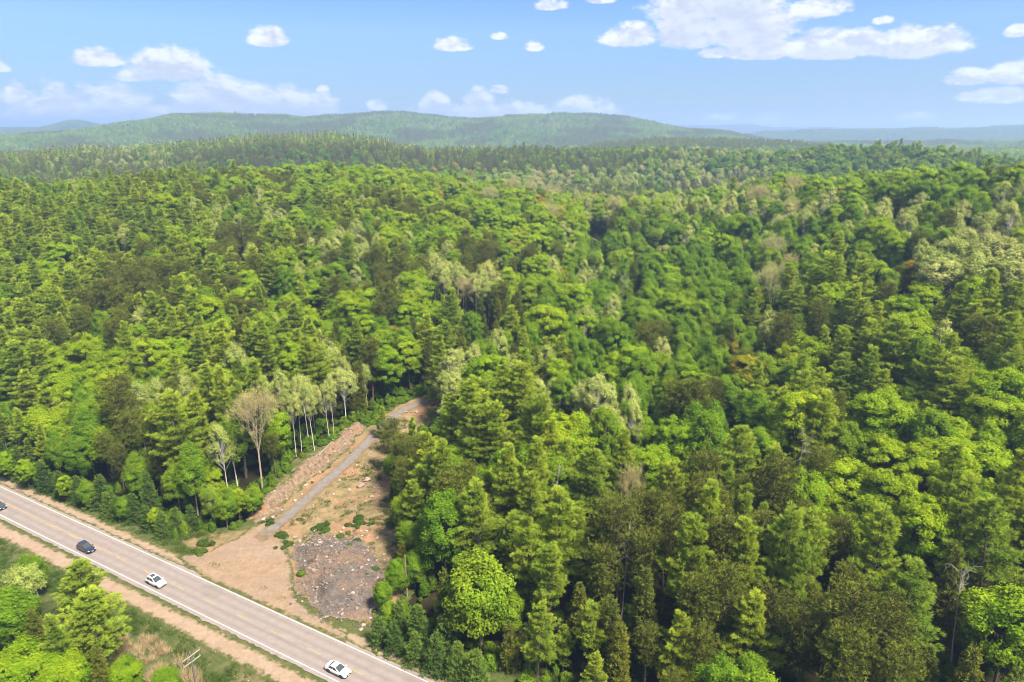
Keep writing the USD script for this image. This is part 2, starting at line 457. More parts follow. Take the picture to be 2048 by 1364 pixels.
# ------------------------------------------------------------------ trees
def unit(v):
    return v / (np.linalg.norm(v, axis=-1, keepdims=True) + 1e-12)


class Crown:
    """Gathers leaf-sized triangles with a tone for each."""
    def __init__(self, seed):
        self.rng, self.v, self.t = np.random.default_rng(seed), [], []

    def sprays(self, c, d, n, length, width, spread, tone, wob=0.12):
        """n narrow triangles fan out from every point c in the directions around d."""
        g = self.rng
        c, d = np.repeat(c, n, 0), np.repeat(unit(d), n, 0)
        tone = np.repeat(np.broadcast_to(tone, (len(c) // n,)), n)
        dd = unit(d + spread * g.normal(size=d.shape))
        e = unit(np.cross(dd, g.normal(size=d.shape)))
        s = g.uniform(0.7, 1.25, (len(c), 1))
        self.v.append(np.stack([c - e * width * s / 2, c + e * width * s / 2, c + dd * length * s], 1))
        self.t.append(np.clip(tone + wob * g.normal(size=len(c)), 0, 1))

    def leaves(self, c, n, size, tone, wob=0.14):
        """Leaves that face about along n."""
        g = self.rng
        n = unit(n)
        e = unit(np.cross(n, g.normal(size=n.shape)))
        f = np.cross(n, e)
        s = size * g.uniform(0.5, 1.4, (len(c), 1))
        self.v.append(np.stack([c - e * s * 0.42, c + e * s * 0.42, c + f * s], 1))
        self.t.append(np.clip(tone + wob * g.normal(size=len(c)), 0, 1))

    def mesh(self):
        v = np.concatenate(self.v).reshape(-1, 3)
        return v, np.arange(len(v)).reshape(-1, 3), np.repeat(np.concatenate(self.t), 3)


def trunk_line(H, r, seed, lean=0.02, n=7, top=0.12):
    g = np.random.default_rng(seed)
    z = np.linspace(-1.2, H, n)
    w = np.cumsum(g.normal(0, lean * H / n, (n, 2)), 0)
    p = np.c_[w - w[0], z]
    return p, r * (1 - (1 - top) * np.clip(z / H, 0, 1)) * np.where(z < 0.5, 1.2, 1)


def at_height(p, z):
    return np.stack([np.interp(z, p[:, 2], p[:, k]) for k in (0, 1)] + [np.asarray(z, float)], -1)


def conifer(seed, H, R, bare, step, nb, droop, rise, pads, blade, flat, shape=0.8, ragged=0.35, tiers=0.0, dead=0, tip_up=0.5):
    """Whorled conifer: returns trunk, crown. bare: bare share of the trunk. pads: sprays per metre of branch."""
    g, C = np.random.default_rng(seed), Crown(seed + 1)
    p, r = trunk_line(H, 0.012 * H + 0.04, seed, 0.006)
    wood = [tube(p, r, 6)]
    z = H * bare
    while z < H * 0.985:
        f = (z - H * bare) / (H * (1 - bare))
        prof = (1 - f) ** shape * (0.55 + 0.45 * smooth(f / 0.18)) if bare > 0.1 else (1 - f) ** shape
        a0 = g.uniform(0, 2 * PI)
        tier = 1 + tiers * math.sin(z * 2.3 + seed)
        for k in range(nb if f < 0.9 else max(3, nb - 2)):
            L = R * prof * g.uniform(1 - ragged, 1.12) * tier + 0.3
            az = a0 + 2 * PI * k / nb + g.normal(0, 0.25)
            out = np.array([math.cos(az), math.sin(az), 0])
            side = np.array([-out[1], out[0], 0])
            base = at_height(p, z + g.uniform(-0.3, 0.3) * step)
            n = max(3, int(L * pads))
            t = g.uniform(0.12, 1.0, n) ** 0.7
            bend = (rise * (0.4 + 0.9 * f) - droop * (1 - f)) * t + tip_up * t ** 3 * 0.35
            lat = g.normal(0, 0.19, n) * L * (1.25 - t) ** 0.6
            c = base + out * (t * L)[:, None] + side * lat[:, None] + np.array([0, 0, 1.0]) * (bend * L + g.normal(0, flat, n))[:, None]
            d = out * 0.75 + side * (0.9 * np.sign(lat) * np.abs(lat / L) ** 0.5)[:, None] + np.array([0, 0, 0.30])
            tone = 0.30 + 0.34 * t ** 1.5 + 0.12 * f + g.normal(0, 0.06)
            C.sprays(c, d, blade[0], blade[1], blade[2], 0.5, tone)
            if L > 1.2 and k % 2 == 0:
                tt = np.array([0, 0.5, 0.95])
                q = base + out * (tt * L)[:, None] + np.array([0, 0, 1.0]) * ((rise * (0.4 + 0.9 * f) - droop * (1 - f)) * tt * L + tip_up * tt ** 3 * 0.35 * L)[:, None]
                wood.append(tube(q, [0.05, 0.03, 0.012], 3))
        z += step * g.uniform(0.8, 1.2)
    for k in range(dead):                      # dead lower limbs
        z0, az, L = H * g.uniform(0.3 * bare, bare + 0.12), g.uniform(0, 2 * PI), R * g.uniform(0.3, 0.8)
        b = at_height(p, z0)
        q = b + np.array([[0, 0, 0], [math.cos(az) * L * .5, math.sin(az) * L * .5, 0.05], [math.cos(az) * L, math.sin(az) * L, g.uniform(-.3, .4)]])
        wood.append(tube(q, [0.045, 0.03, 0.012], 3))
    return join(wood), C.mesh()


def white_pine(seed, H, R, bare, step, nb, plume, per, blade, shape=0.55, dead=8):
    """White pine: whorls of long level limbs, each a row of feathery plumes that turn up at the tips."""
    g, C = np.random.default_rng(seed), Crown(seed + 1)
    p, r = trunk_line(H, 0.012 * H + 0.05, seed, 0.006)
    wood = [tube(p, r, 6)]
    z = H * bare
    while z < H * 0.985:
        f = (z - H * bare) / (H * (1 - bare))
        prof = (1 - f) ** shape * (0.6 + 0.4 * smooth(f / 0.2))
        gap = g.uniform(0.55, 1.15)
        a0 = g.uniform(0, 2 * PI)
        for k in range(nb if f < 0.88 else 4):
            L = (R * prof * gap * (g.uniform(0.75, 1.2) if g.uniform() < 0.7 else g.uniform(0.3, 0.6)) + 0.25) * (0.85 if f > 0.9 else 1)
            az = a0 + 2 * PI * k / nb + g.normal(0, 0.3)
            out = np.array([math.cos(az), math.sin(az), 0])
            side = np.array([-out[1], out[0], 0])
            base = at_height(p, z + g.uniform(-0.35, 0.35) * step)
            rise = -0.10 + 0.38 * f + g.normal(0, 0.05)
            up = lambda t: rise * t * L + 0.16 * L * t ** 2.5
            n = max(3, int(L * plume))
            t0 = np.clip(np.linspace(0.22, 1.0, n) + g.normal(0, 0.04, n), 0.15, 1.0)
            sg = np.where(np.arange(n) % 2 == 0, 1.0, -1.0) * np.where(t0 > 0.93, 0.25, 1.0)
            bl = L * 0.36 * (1.25 - t0 * 0.75) * g.uniform(0.7, 1.2, n) + 0.25
            u = np.sqrt(g.uniform(0.02, 1, (n, per)))
            c = base + out * ((t0 * L)[:, None] + 0.62 * u * bl[:, None])[..., None] + side * (0.75 * sg[:, None] * u * bl[:, None])[..., None]
            c = c + np.array([0, 0, 1.0]) * (up(t0)[:, None] + 0.20 * u * bl[:, None] + 0.07 * g.normal(size=u.shape))[..., None] + 0.10 * g.normal(size=c.shape) * [1, 1, 0.4]
            d = out * 0.62 + side * (0.55 * sg[:, None, None]) + np.array([0, 0, 0.62]) + 0 * c
            tone = 0.12 + 0.42 * u ** 1.3 + 0.16 * (t0[:, None] - 0.5) + 0.16 * f + g.normal(0, 0.05)  # light put into the colour: plume tips painted lit, inner needles dark
            C.sprays(c.reshape(-1, 3), d.reshape(-1, 3), blade[0], blade[1], blade[2], 0.42, tone.reshape(-1))
            if L > 1.5:
                tt = np.array([0, 0.5, 0.95])
                wood.append(tube(base + out * (tt * L)[:, None] + np.array([0, 0, 1.0]) * up(tt)[:, None], [0.05, 0.03, 0.012], 3))
        z += step * g.uniform(0.75, 1.3) * (0.6 + 0.4 * (1 - f))
    for k in range(dead):
        z0, az, L = H * g.uniform(0.4 * bare, bare + 0.08), g.uniform(0, 2 * PI), R * g.uniform(0.3, 0.7)
        q = at_height(p, z0) + np.array([[0, 0, 0], [math.cos(az) * L * .5, math.sin(az) * L * .5, 0.05], [math.cos(az) * L, math.sin(az) * L, g.uniform(-.3, .4)]])
        wood.append(tube(q, [0.045, 0.03, 0.012], 3))
    return join(wood), C.mesh()


def red_pine(seed, H, R, n_tuft=620):
    g, C = np.random.default_rng(seed), Crown(seed + 1)
    p, r = trunk_line(H, 0.24, seed, 0.008)
    wood = [tube(p, r, 6)]
    zc, hz = H * 0.74, H * 0.29
    ends = []
    for k in range(58):
        f = (k + 0.5) / 58
        z = H * (0.46 + 0.52 * f)
        az = k * 2.399 + g.normal(0, 0.3)
        rr = R * math.sqrt(max(0.03, 1 - ((z - zc) / hz) ** 2 * 0.92)) * g.uniform(0.65, 1.1)
        b = at_height(p, z - 0.25 * rr)
        e = np.array([math.cos(az) * rr, math.sin(az) * rr, 0.35 * rr + g.normal(0, .2)])
        wood.append(tube(b + np.array([0 * e, e * [.55, .55, .35], e]), [0.06, 0.04, 0.015], 3))
        ends.append((b, e))
    per = max(2, n_tuft // len(ends) // 3)
    for b, e in ends:
        L = np.linalg.norm(e)
        t = g.uniform(0.35, 1.08, per)
        cc = b + e * t[:, None] + g.normal(0, 0.17 * L + 0.12, (per, 3)) * [1, 1, 0.7]
        ball = g.normal(0, 0.20, (per, 3, 3))
        c = (cc[:, None] + ball).reshape(-1, 3)
        tone = (0.16 + 0.26 * np.clip((cc[:, 2] - zc) / hz * 0.6 + 0.5, 0, 1) + 0.20 * (t - 0.5) + g.normal(0, 0.10, per))[:, None] + 0.45 * ball[..., 2]  # tufts painted lighter towards their tops, as if lit from above
        C.sprays(c, np.array([[0, 0, 0.9]]) + unit(e) * 0.5 + ball.reshape(-1, 3) * 2, 8, 0.46, 0.15, 0.6, np.clip(tone, 0, 1).reshape(-1))
    for k in range(7):
        z0, az, L = H * g.uniform(0.2, 0.46), g.uniform(0, 2 * PI), g.uniform(0.8, 2.2)
        wood.append(tube(at_height(p, z0) + np.array([[0, 0, 0], [math.cos(az) * L, math.sin(az) * L, g.uniform(-.4, .3)]]), [0.04, 0.012], 3))
    return join(wood), C.mesh()


def limbs(p, r, H, ends, g, start=(0.3, 0.6), thick=0.07):
    out = []
    for e in ends:
        z = H * g.uniform(*start)
        z = min(z, max(1.0, e[2] - 0.6))
        b = at_height(p, z)
        m = b + (e - b) * 0.55 + np.array([0, 0, -0.12 * np.linalg.norm(e[:2] - b[:2])])
        out.append(tube(np.array([b, m, e]), [thick, thick * 0.6, 0.015], 4))
    return out


def broad(seed, H, R, low, n_clump, per, size, clump, flat=0.55, tone0=0.25, holes=0.25, top=1.0, spiky=0.0, white=False, thick=0.2, pointed=0.0):
    """Broad-leaved tree: clumps of leaves on the uneven shell of a crown. low: height share of the crown's foot."""
    g, C = np.random.default_rng(seed), Crown(seed + 1)
    p, r = trunk_line(H * 0.93, thick, seed, 0.02, top=0.2)
    zc, hz = H * (low + (1 - low) * 0.46), H * (1 - low) * 0.54
    d = unit(g.normal(size=(n_clump * 3, 3)) + [0, 0, 0.35])
    d = d[d[:, 2] > -0.72][:n_clump]
    wob = 1 + 0.55 * (meshkit.fbm(d * 1.7 + seed * 3.1 + 50, 3, seed) - 0.5) * 1.6
    rad = wob * g.uniform(0.42, 1.0, len(d)) ** 0.33
    shape = 1 - pointed * np.clip(d[:, 2], 0, 1) ** 0.8 * 0.55
    keep = meshkit.fbm(d * 2.3 + seed * 1.7 + 80, 2, seed + 5) > holes
    c0 = (np.c_[d[:, :2] * (R * rad * shape)[:, None], d[:, 2] * hz * rad * top])[keep]
    axis = at_height(p, np.clip(zc + c0[:, 2], 0, H * 0.93)) * [1, 1, 0]
    c0 = c0 + axis + [0, 0, zc]
    dd, rad = d[keep], rad[keep]
    cs = clump * g.uniform(0.7, 1.3, len(c0))
    q = g.normal(size=(len(c0), per, 3))
    q = unit(q) * g.uniform(0.25, 1, (len(c0), per, 1)) ** 0.45 * cs[:, None, None] * [1, 1, flat]
    edge = np.linalg.norm(q[..., :2], axis=-1) / cs[:, None]
    q *= (1 + 0.5 * (meshkit.noise(q * 2.2 + seed + 40, seed) - 0.5))[..., None]
    q[..., 2] += -0.25 * edge ** 2 * cs[:, None] + spiky * g.uniform(0, 1, edge.shape) ** 3 * cs[:, None]
    c = (c0[:, None] + q).reshape(-1, 3)
    nrm = (0.8 * unit(q) + 0.55 * dd[:, None] + [0, 0, 0.75] + 0.45 * g.normal(size=q.shape)).reshape(-1, 3)
    lift = (q[..., 2] / (cs[:, None] * flat)) * 0.5 + 0.5
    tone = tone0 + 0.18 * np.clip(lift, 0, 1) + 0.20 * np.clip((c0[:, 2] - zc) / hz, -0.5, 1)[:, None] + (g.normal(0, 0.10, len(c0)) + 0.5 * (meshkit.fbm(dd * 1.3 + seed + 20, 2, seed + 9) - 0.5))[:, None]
    C.leaves(c, nrm, size, tone.reshape(-1))
    pick = g.permutation(len(c0))[:34]
    wood = [tube(p, r, 6)] + limbs(p, r, H, c0[pick], g, (low * 0.8, 0.7), thick * 0.34)
    return join(wood), C.mesh()


def branching(seed, H, R, low, depth, buds, bud_size, spread=0.55, thick=0.22):
    """A leafless crown: limbs that fork again and again into fine upright twigs, with a haze of buds."""
    g, C = np.random.default_rng(seed), Crown(seed + 1)
    wood, tips = [], []

    def grow(b, d, L, r, k):
        e1 = b + d * L * 0.5 + g.normal(0, 0.04 * L, 3)
        e = b + d * L + g.normal(0, 0.06 * L, 3)
        wood.append(tube(np.array([b, e1, e]), [r, r * 0.8, r * 0.6], 4 if k < 2 else 3))
        if k >= depth:
            tips.append((e, d, L))
            return
        for j in range(3 if k < depth - 1 else 4):
            n = unit(d + spread * g.normal(size=3) * (0.7 if k == 0 else 1) + [0, 0, 0.22])
            grow(b + (e - b) * g.uniform(0.5, 1.0), n, L * g.uniform(0.62, 0.85), r * 0.58, k + 1)

    p, r = trunk_line(H * low, thick, seed, 0.015, 4, 0.75)
    wood0 = [tube(p, r, 6)]
    for j in range(5):
        az = 2 * PI * j / 5 + g.normal(0, 0.3)
        grow(at_height(p, H * low * g.uniform(0.75, 1.0)), unit(np.array([math.cos(az) * R / H * 1.5, math.sin(az) * R / H * 1.5, 1.0])), H * (1 - low) * 0.40, thick * 0.5, 0)
    t0 = np.array([t[0] for t in tips]); td = np.array([t[1] for t in tips]); tl = np.array([[t[2]] for t in tips])
    fine = 7
    C.sprays(t0 - td * tl * 0.5, td + [0, 0, 0.25], fine, 1.15, 0.045, 0.45, 0.45)
    n = max(1, buds // len(tips))
    c = np.repeat(t0, n, 0) + g.normal(0, 0.42, (len(t0) * n, 3))
    C.leaves(c, g.normal(size=c.shape) + [0, 0, 0.6], bud_size, 0.5)
    v, f = join(wood)
    k = H / max(v[:, 2].max(), 1)
    cv, cf, ct = C.mesh()
    rr = np.percentile(np.hypot(cv[:, 0], cv[:, 1]), 92)
    sc = np.array([min(1, R / rr), min(1, R / rr), k])
    return join([wood0[0], (v * sc, f)]), (cv * sc, cf, ct)


def snag(seed, H, n=9, spread=2.4, fork=True):
    """A dead tree: a bleached trunk with a few crooked bare limbs."""
    g = np.random.default_rng(seed)
    p, r = trunk_line(H, 0.2, seed, 0.02, top=0.3)
    wood, twig = [tube(p, r, 6)], []
    for k in range(n):
        z, az, L = H * g.uniform(0.62, 0.98), g.uniform(0, 2 * PI), spread * g.uniform(0.4, 1.15)
        b, d = at_height(p, z), np.array([math.cos(az), math.sin(az), g.uniform(0.1, 0.9)])
        pts = [b]
        for j in range(4):
            d = unit(d + 0.3 * g.normal(size=3) + [0, 0, 0.08])
            pts.append(pts[-1] + d * L / 4)
        twig.append(tube(np.array(pts), np.linspace(0.10, 0.03, 5), 4))
        for j in range(3):
            b2 = pts[g.integers(1, 4)]
            twig.append(tube(np.array([b2, b2 + unit(d + 0.7 * g.normal(size=3)) * L * 0.35]), [0.045, 0.02], 3))
    return join(wood), join(twig)


def far_tree(seed, kind, H, R, n=150, size=1.5):
    g, C = np.random.default_rng(seed), Crown(seed)
    if kind == 'conifer':
        f = g.uniform(0, 1, n) ** 1.3
        az = g.uniform(0, 2 * PI, n)
        rr = R * (1 - f) ** 0.85 * g.uniform(0.55, 1.1, n)
        c = np.c_[np.cos(az) * rr, np.sin(az) * rr, H * (0.22 + 0.76 * f)]
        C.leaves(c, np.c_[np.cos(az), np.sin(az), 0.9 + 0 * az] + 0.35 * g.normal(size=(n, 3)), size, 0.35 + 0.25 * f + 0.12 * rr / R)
        p = np.array([[0, 0, -1], [0, 0, H * 0.97]])
    else:
        d = unit(g.normal(size=(n * 2, 3)) + [0, 0, 0.5])
        d = d[d[:, 2] > -0.5][:n]
        rad = (1 + 0.7 * (meshkit.fbm(d * 1.6 + seed * 2.7 + 30, 2, seed) - 0.5)) * g.uniform(0.75, 1.02, len(d))
        c = np.c_[d[:, :2] * (R * rad)[:, None], H * (0.62 + 0.34 * d[:, 2] * rad)]
        C.leaves(c, d + [0, 0, 0.4] + 0.4 * g.normal(size=d.shape), size, 0.32 + 0.26 * d[:, 2])
        p = np.array([[0, 0, -1], [0, 0, H * 0.7]])
    v, f = tube(p, [0.22, 0.1], 3)
    return (v, f), C.mesh()


MODELS = stage.CreateClassPrim('/World/tree_models')
KIND = {}      # species -> dict(near=[...], mid=[...]): each (model path, height, crown radius, crown foot share)


def model(species, lod, name, built, bark, leaf, H, R, low):
    path = f'/World/tree_models/{name}'
    UsdGeom.Xform.Define(stage, path)
    wood, crown = built
    put(f'{path}/trunk', wood, BARK[bark])
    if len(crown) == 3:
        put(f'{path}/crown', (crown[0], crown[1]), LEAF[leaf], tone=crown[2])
    else:
        put(f'{path}/crown', crown, BARK[bark])
    KIND.setdefault(species, {}).setdefault(lod, []).append((path, H, R, low))


for i, (H, R, bare, sh) in enumerate([(25, 5.8, 0.28, 0.62), (27, 5.2, 0.34, 0.78), (23, 6.0, 0.18, 0.72), (27, 4.0, 0.26, 0.6), (20, 5.0, 0.10, 0.92), (26, 5.6, 0.32, 0.55), (24, 4.2, 0.22, 0.88), (28, 4.8, 0.40, 0.5)]):
    model('white_pine', 'near', f'white_pine_{i + 1}', white_pine(100 + i, H, R, bare, 1.5, 5, 2.4, 20, (5, 0.66, 0.115), sh), 'grey', 'white_pine', H, R * 0.9, bare)
for i, (H, R, sh) in enumerate([(24, 4.8, 0.6), (26, 4.4, 0.75), (21, 5.0, 0.6)]):
    model('white_pine', 'mid', f'white_pine_mid_{i + 1}', white_pine(120 + i, H, R, 0.26, 1.6, 5, 2.0, 5, (4, 1.0, 0.34), sh, 0), 'grey', 'white_pine', H, R, 0.26)
for i, (H, R) in enumerate([(23, 3.5), (24, 3.9), (21, 3.1), (22, 3.7)]):
    model('red_pine', 'near', f'red_pine_{i + 1}', red_pine(140 + i, H, R, 1900), 'red', 'red_pine', H, R, 0.42)
for i, (H, R) in enumerate([(23, 3.6), (22, 3.2)]):
    model("red_pine", "mid", f"red_pine_mid_{i + 1}", red_pine(150 + i, H, R, 560), "red", "red_pine", H, R, 0.42)
for i, (H, R) in enumerate([(14, 2.7), (11, 2.5), (8, 2.2), (5.5, 1.7)]):
    model('spruce', 'near', f'spruce_{i + 1}', conifer(160 + i, H, R, 0.03, 0.52, 7, 0.16, 0.10, 9, (6, 0.34, 0.13), 0.06, 0.85, 0.25, 0.10, 0, 0.35), 'grey', 'spruce', H, R, 0.03)
for i, (H, R) in enumerate([(15, 2.8)]):
    model('spruce', 'mid', f'spruce_mid_{i + 1}', conifer(170 + i, H, R, 0.05, 1.0, 6, 0.16, 0.10, 4, (4, 0.8, 0.3), 0.08, 0.85, 0.25, 0.1, 0, 0.35), 'grey', 'spruce', H, R, 0.03)
for i, (H, R) in enumerate([(18, 2.5), (20, 2.9), (16, 2.3)]):
    model('cedar', 'near', f'cedar_{i + 1}', conifer(180 + i, H, R, 0.10, 0.6, 7, 0.28, 0.08, 9, (6, 0.42, 0.16), 0.12, 0.6, 0.4, 0.12, 4, 0.2), 'grey', 'cedar', H, R, 0.1)
model('cedar', 'mid', 'cedar_mid_1', conifer(190, 18, 2.6, 0.10, 1.1, 6, 0.28, 0.08, 4, (4, 0.8, 0.3), 0.12, 0.6, 0.4, 0.12, 0, 0.2), 'grey', 'cedar', 18, 2.6, 0.1)
for i, (H, R) in enumerate([(19, 4.8), (21, 5.4), (17, 4.2), (18, 5.0), (14, 3.6)]):
    model('maple', 'near', f'maple_{i + 1}', broad(200 + i, H, R, 0.30, 150, 200, 0.33, 1.15, 0.5, 0.28, 0.3, spiky=0.5), 'grey', 'maple', H, R, 0.3)
for i, (H, R) in enumerate([(19, 4.8), (20, 5.2), (17, 4.3)]):
    model('maple', 'mid', f'maple_mid_{i + 1}', broad(220 + i, H, R, 0.30, 90, 42, 0.75, 1.35, 0.5, 0.28, 0.3), 'grey', 'maple', H, R, 0.3)
for i, (H, R) in enumerate([(18, 4.6), (15, 3.8)]):
    model('orange_maple', 'near', f'orange_maple_{i + 1}', broad(240 + i, H, R, 0.30, 130, 160, 0.34, 1.1, 0.5, 0.3, 0.32, spiky=0.4), 'grey', 'orange_maple', H, R, 0.3)
model('orange_maple', 'mid', 'orange_maple_mid_1', broad(246, 18, 4.8, 0.30, 90, 42, 0.75, 1.35, 0.5, 0.28, 0.3), 'grey', 'orange_maple', 18, 4.8, 0.3)
for i, (H, R) in enumerate([(20, 3.8), (18, 4.2), (16, 3.4), (12, 3.2)]):
    model('broadleaf', 'near', f'broadleaf_{i + 1}', broad(260 + i, H, R, 0.26, 150, 180, 0.31, 1.0, 0.75, 0.25, 0.28, spiky=0.8), 'pale', 'broadleaf', H, R, 0.26)
for i, (H, R) in enumerate([(19, 4.0), (17, 4.2)]):
    model('broadleaf', 'mid', f'broadleaf_mid_{i + 1}', broad(280 + i, H, R, 0.28, 90, 40, 0.72, 1.2, 0.75, 0.26, 0.3), 'pale', 'broadleaf', H, R, 0.28)
for i, (H, R) in enumerate([(19, 2.7), (18, 3.1), (20, 2.5), (16, 3.4)]):
    model('aspen', 'near', f'aspen_{i + 1}', broad(300 + i, H, R * 1.1, 0.50, 120, 85, 0.27, 0.75, 0.75, 0.36, 0.43, spiky=0.9, thick=0.14, pointed=0.2), 'white', 'aspen', H, R, 0.4)
for i, (H, R) in enumerate([(18, 3.2), (17, 3.6)]):
    model('aspen', 'mid', f'aspen_mid_{i + 1}', broad(310 + i, H, R * 1.1, 0.48, 90, 38, 0.55, 1.0, 0.7, 0.36, 0.36, spiky=0.7, thick=0.14, pointed=0.15), 'white', 'aspen', H, R, 0.35)
for i, (H, R) in enumerate([(24, 5.0), (19, 3.6)]):
    model('bare', 'near', f'bare_tree_{i + 1}', branching(320 + i, H, R, 0.42, 4, 5200, 0.17), 'pale', 'bare', H, R, 0.4)
model('bare', 'mid', 'bare_tree_mid_1', branching(326, 18, 4.2, 0.40, 3, 4800, 0.42), 'pale', 'bare', 18, 4.2, 0.4)
for i, (H, R) in enumerate([(19, 3.2), (17, 3.0)]):
    model('birch', 'near', f'birch_{i + 1}', broad(340 + i, H, R, 0.38, 120, 90, 0.30, 0.95, 0.8, 0.3, 0.36, spiky=0.6, white=True, thick=0.17), 'white', 'birch', H, R, 0.38)
model('birch', 'mid', 'birch_mid_1', broad(346, 18, 3.2, 0.4, 80, 36, 0.55, 1.1, 0.8, 0.3, 0.34, thick=0.2), 'white', 'birch', 18, 3.2, 0.4)
for i, (H, n, sp) in enumerate([(20, 12, 4.0), (19, 14, 2.6), (17, 9, 3.2)]):
    model('dead', 'near', f'dead_tree_{i + 1}', snag(360 + i, H, n, sp), 'dead', None, H, 1.2, 0.6)
KIND['dead']['mid'] = KIND['dead']['near']
for sp, kind, H, R, n in (('white_pine', 'conifer', 23, 4.0, 150), ('red_pine', 'conifer', 22, 3.0, 130), ('spruce', 'conifer', 17, 2.6, 110), ('cedar', 'conifer', 17, 2.6, 110),
                          ('maple', 'round', 19, 5.0, 150), ('broadleaf', 'round', 18, 4.4, 140), ('aspen', 'round', 18, 3.9, 130), ('bare', 'round', 18, 4.2, 110), ('orange_maple', 'round', 18, 4.8, 140)):
    for j in range(2):
        model(sp, 'far', f'{sp}_far_{j + 1}', far_tree(400 + j * 7 + len(sp), kind, H, R, n), 'white' if sp == 'aspen' else 'grey', sp, H, R, 0.3)
KIND['birch']['far'] = KIND['aspen']['far']
KIND['dead']['far'] = KIND['bare']['far']

# ------------------------------------------------------------------ ground
def ground_material():
    N = Nodes()
    pos = N.add('geometry', 'position')
    leaf = N.ramp(N.noise(pos, 0.35, 5, 0.65), [(0.3, (0.020, 0.019, 0.008)), (0.55, (0.034, 0.028, 0.012)), (0.75, (0.030, 0.042, 0.010))])
    far = N.ramp(N.noise(pos, 0.02, 6, 0.7), [(0.3, (0.04, 0.055, 0.018)), (0.5, (0.065, 0.095, 0.024)), (0.7, (0.10, 0.13, 0.04))])
    dist = N.add('vector_math', 'value', math_type='length', vector1=pos)
    col = N.mix(N.step(dist, 700, 2500), leaf, far)
    nrm = N.add('bump', 'normal', height=N.noise(pos, 0.05, 5, 0.7), strength=N.step(dist, 2600, 4500), distance=40.0)
    return N.make('forest_floor', N.add('diffuse_bsdf', 'BSDF', color=col, normal=nrm))


def sheet_material(name, ramp1, scale1, ramp2=None, scale2=None, grass=None, stretch=None, fine=None, rough=0.9):
    """A patch of ground. The mesh's edge primvar (0 at its rim, 1 inside) lets the next ground show through towards the rim."""
    N = Nodes()
    pos = N.add('geometry', 'position')
    v = pos
    if stretch:                                     # along the road
        v = N.add('mapping', 'vector', vector=pos, rotation=(0, 0, math.radians(28.97)), scale=stretch)
    col = N.ramp(N.noise(v, scale1, 5, 0.65), ramp1)
    if ramp2:
        m = N.step(N.noise(pos, scale2[0], 4, 0.6), scale2[1], scale2[2])
        col = N.mix(m, col, N.ramp(N.noise(pos, scale1 * 2.3, 4, 0.6), ramp2))
    if fine:
        col = N.mix(1.0, col, N.ramp(N.noise(pos, fine[0], 3, 0.7), [(0.3, (1 - fine[1],) * 3), (0.7, (1 + fine[1],) * 3)]), 'multiply')
    if grass:
        e = N.add('attribute', 'fac', attribute='edge')
        k = N.math('add', e, N.math('multiply_add', N.noise(pos, 0.55, 5, 0.7), 1.7, -0.85))
        col = N.mix(N.step(k, 0.62, 0.18), col, N.ramp(N.noise(pos, 1.1, 4, 0.6), grass))
    nrm = N.add('bump', 'normal', height=N.noise(pos, 2.2, 5, 0.7), strength=0.5, distance=0.12)
    return N.make(name, N.add('principled_bsdf', 'BSDF', base_color=col, roughness=rough, specular_ior_level=0.2, normal=nrm))


GRASS_RAMP = [(0.28, (0.042, 0.055, 0.014)), (0.5, (0.075, 0.08, 0.02)), (0.68, (0.13, 0.105, 0.045))]
SAND = [(0.25, (0.172, 0.119, 0.082)), (0.5, (0.215, 0.150, 0.104)), (0.75, (0.255, 0.185, 0.132))]
ORANGE = [(0.25, (0.136, 0.068, 0.034)), (0.5, (0.190, 0.105, 0.056)), (0.75, (0.245, 0.156, 0.095))]
M_VERGE = sheet_material('verge_turf', [(0.25, (0.035, 0.052, 0.012)), (0.5, (0.062, 0.075, 0.018)), (0.72, (0.12, 0.10, 0.042))], 0.45, [(0.3, (0.12, 0.085, 0.042)), (0.7, (0.18, 0.125, 0.068))], (0.16, 0.55, 0.68))
M_SHOULDER = sheet_material('gravel_shoulder', SAND, 0.30, [(0.3, (0.224, 0.156, 0.102)), (0.7, (0.279, 0.204, 0.143))], (0.136, 0.306, 0.476), GRASS_RAMP, (0.25, 1.6, 1.0), (2.5, 0.12))
M_APRON = sheet_material('sandy_dirt', SAND, 0.22, [(0.3, (0.19, 0.125, 0.075)), (0.7, (0.25, 0.175, 0.11))], (0.12, 0.42, 0.62), GRASS_RAMP, (0.35, 1.5, 1.0), (1.6, 0.16))
M_DRIVE = sheet_material('driveway_gravel', [(0.25, (0.119, 0.105, 0.095)), (0.5, (0.153, 0.136, 0.122)), (0.75, (0.194, 0.170, 0.150))], 0.9, None, None, [(0.3, (0.122, 0.088, 0.048)), (0.6, (0.177, 0.122, 0.068))], None, (3.0, 0.12))
M_DIRT = sheet_material('cleared_soil', [(0.25, (0.075, 0.074, 0.025)), (0.42, (0.13, 0.105, 0.045)), (0.56, (0.19, 0.135, 0.068)), (0.75, (0.24, 0.165, 0.095))], 0.42, [(0.3, (0.20, 0.105, 0.055)), (0.7, (0.28, 0.165, 0.095))], (0.10, 0.46, 0.62), GRASS_RAMP, None, (2.2, 0.2))
M_BANK = sheet_material('bank_soil', ORANGE, 0.5, [(0.3, (0.088, 0.051, 0.027)), (0.7, (0.224, 0.163, 0.109))], (0.238, 0.340, 0.449), GRASS_RAMP, None, (2.0, 0.2))
M_RUBBLE = sheet_material('rubble_bed', [(0.25, (0.062, 0.050, 0.041)), (0.5, (0.098, 0.080, 0.067)), (0.75, (0.145, 0.118, 0.098))], 0.8, [(0.3, (0.110, 0.072, 0.048)), (0.7, (0.175, 0.120, 0.086))], (0.13, 0.42, 0.6), [(0.3, (0.10, 0.082, 0.036)), (0.5, (0.165, 0.112, 0.062)), (0.7, (0.20, 0.14, 0.085))], None, (2.4, 0.25))

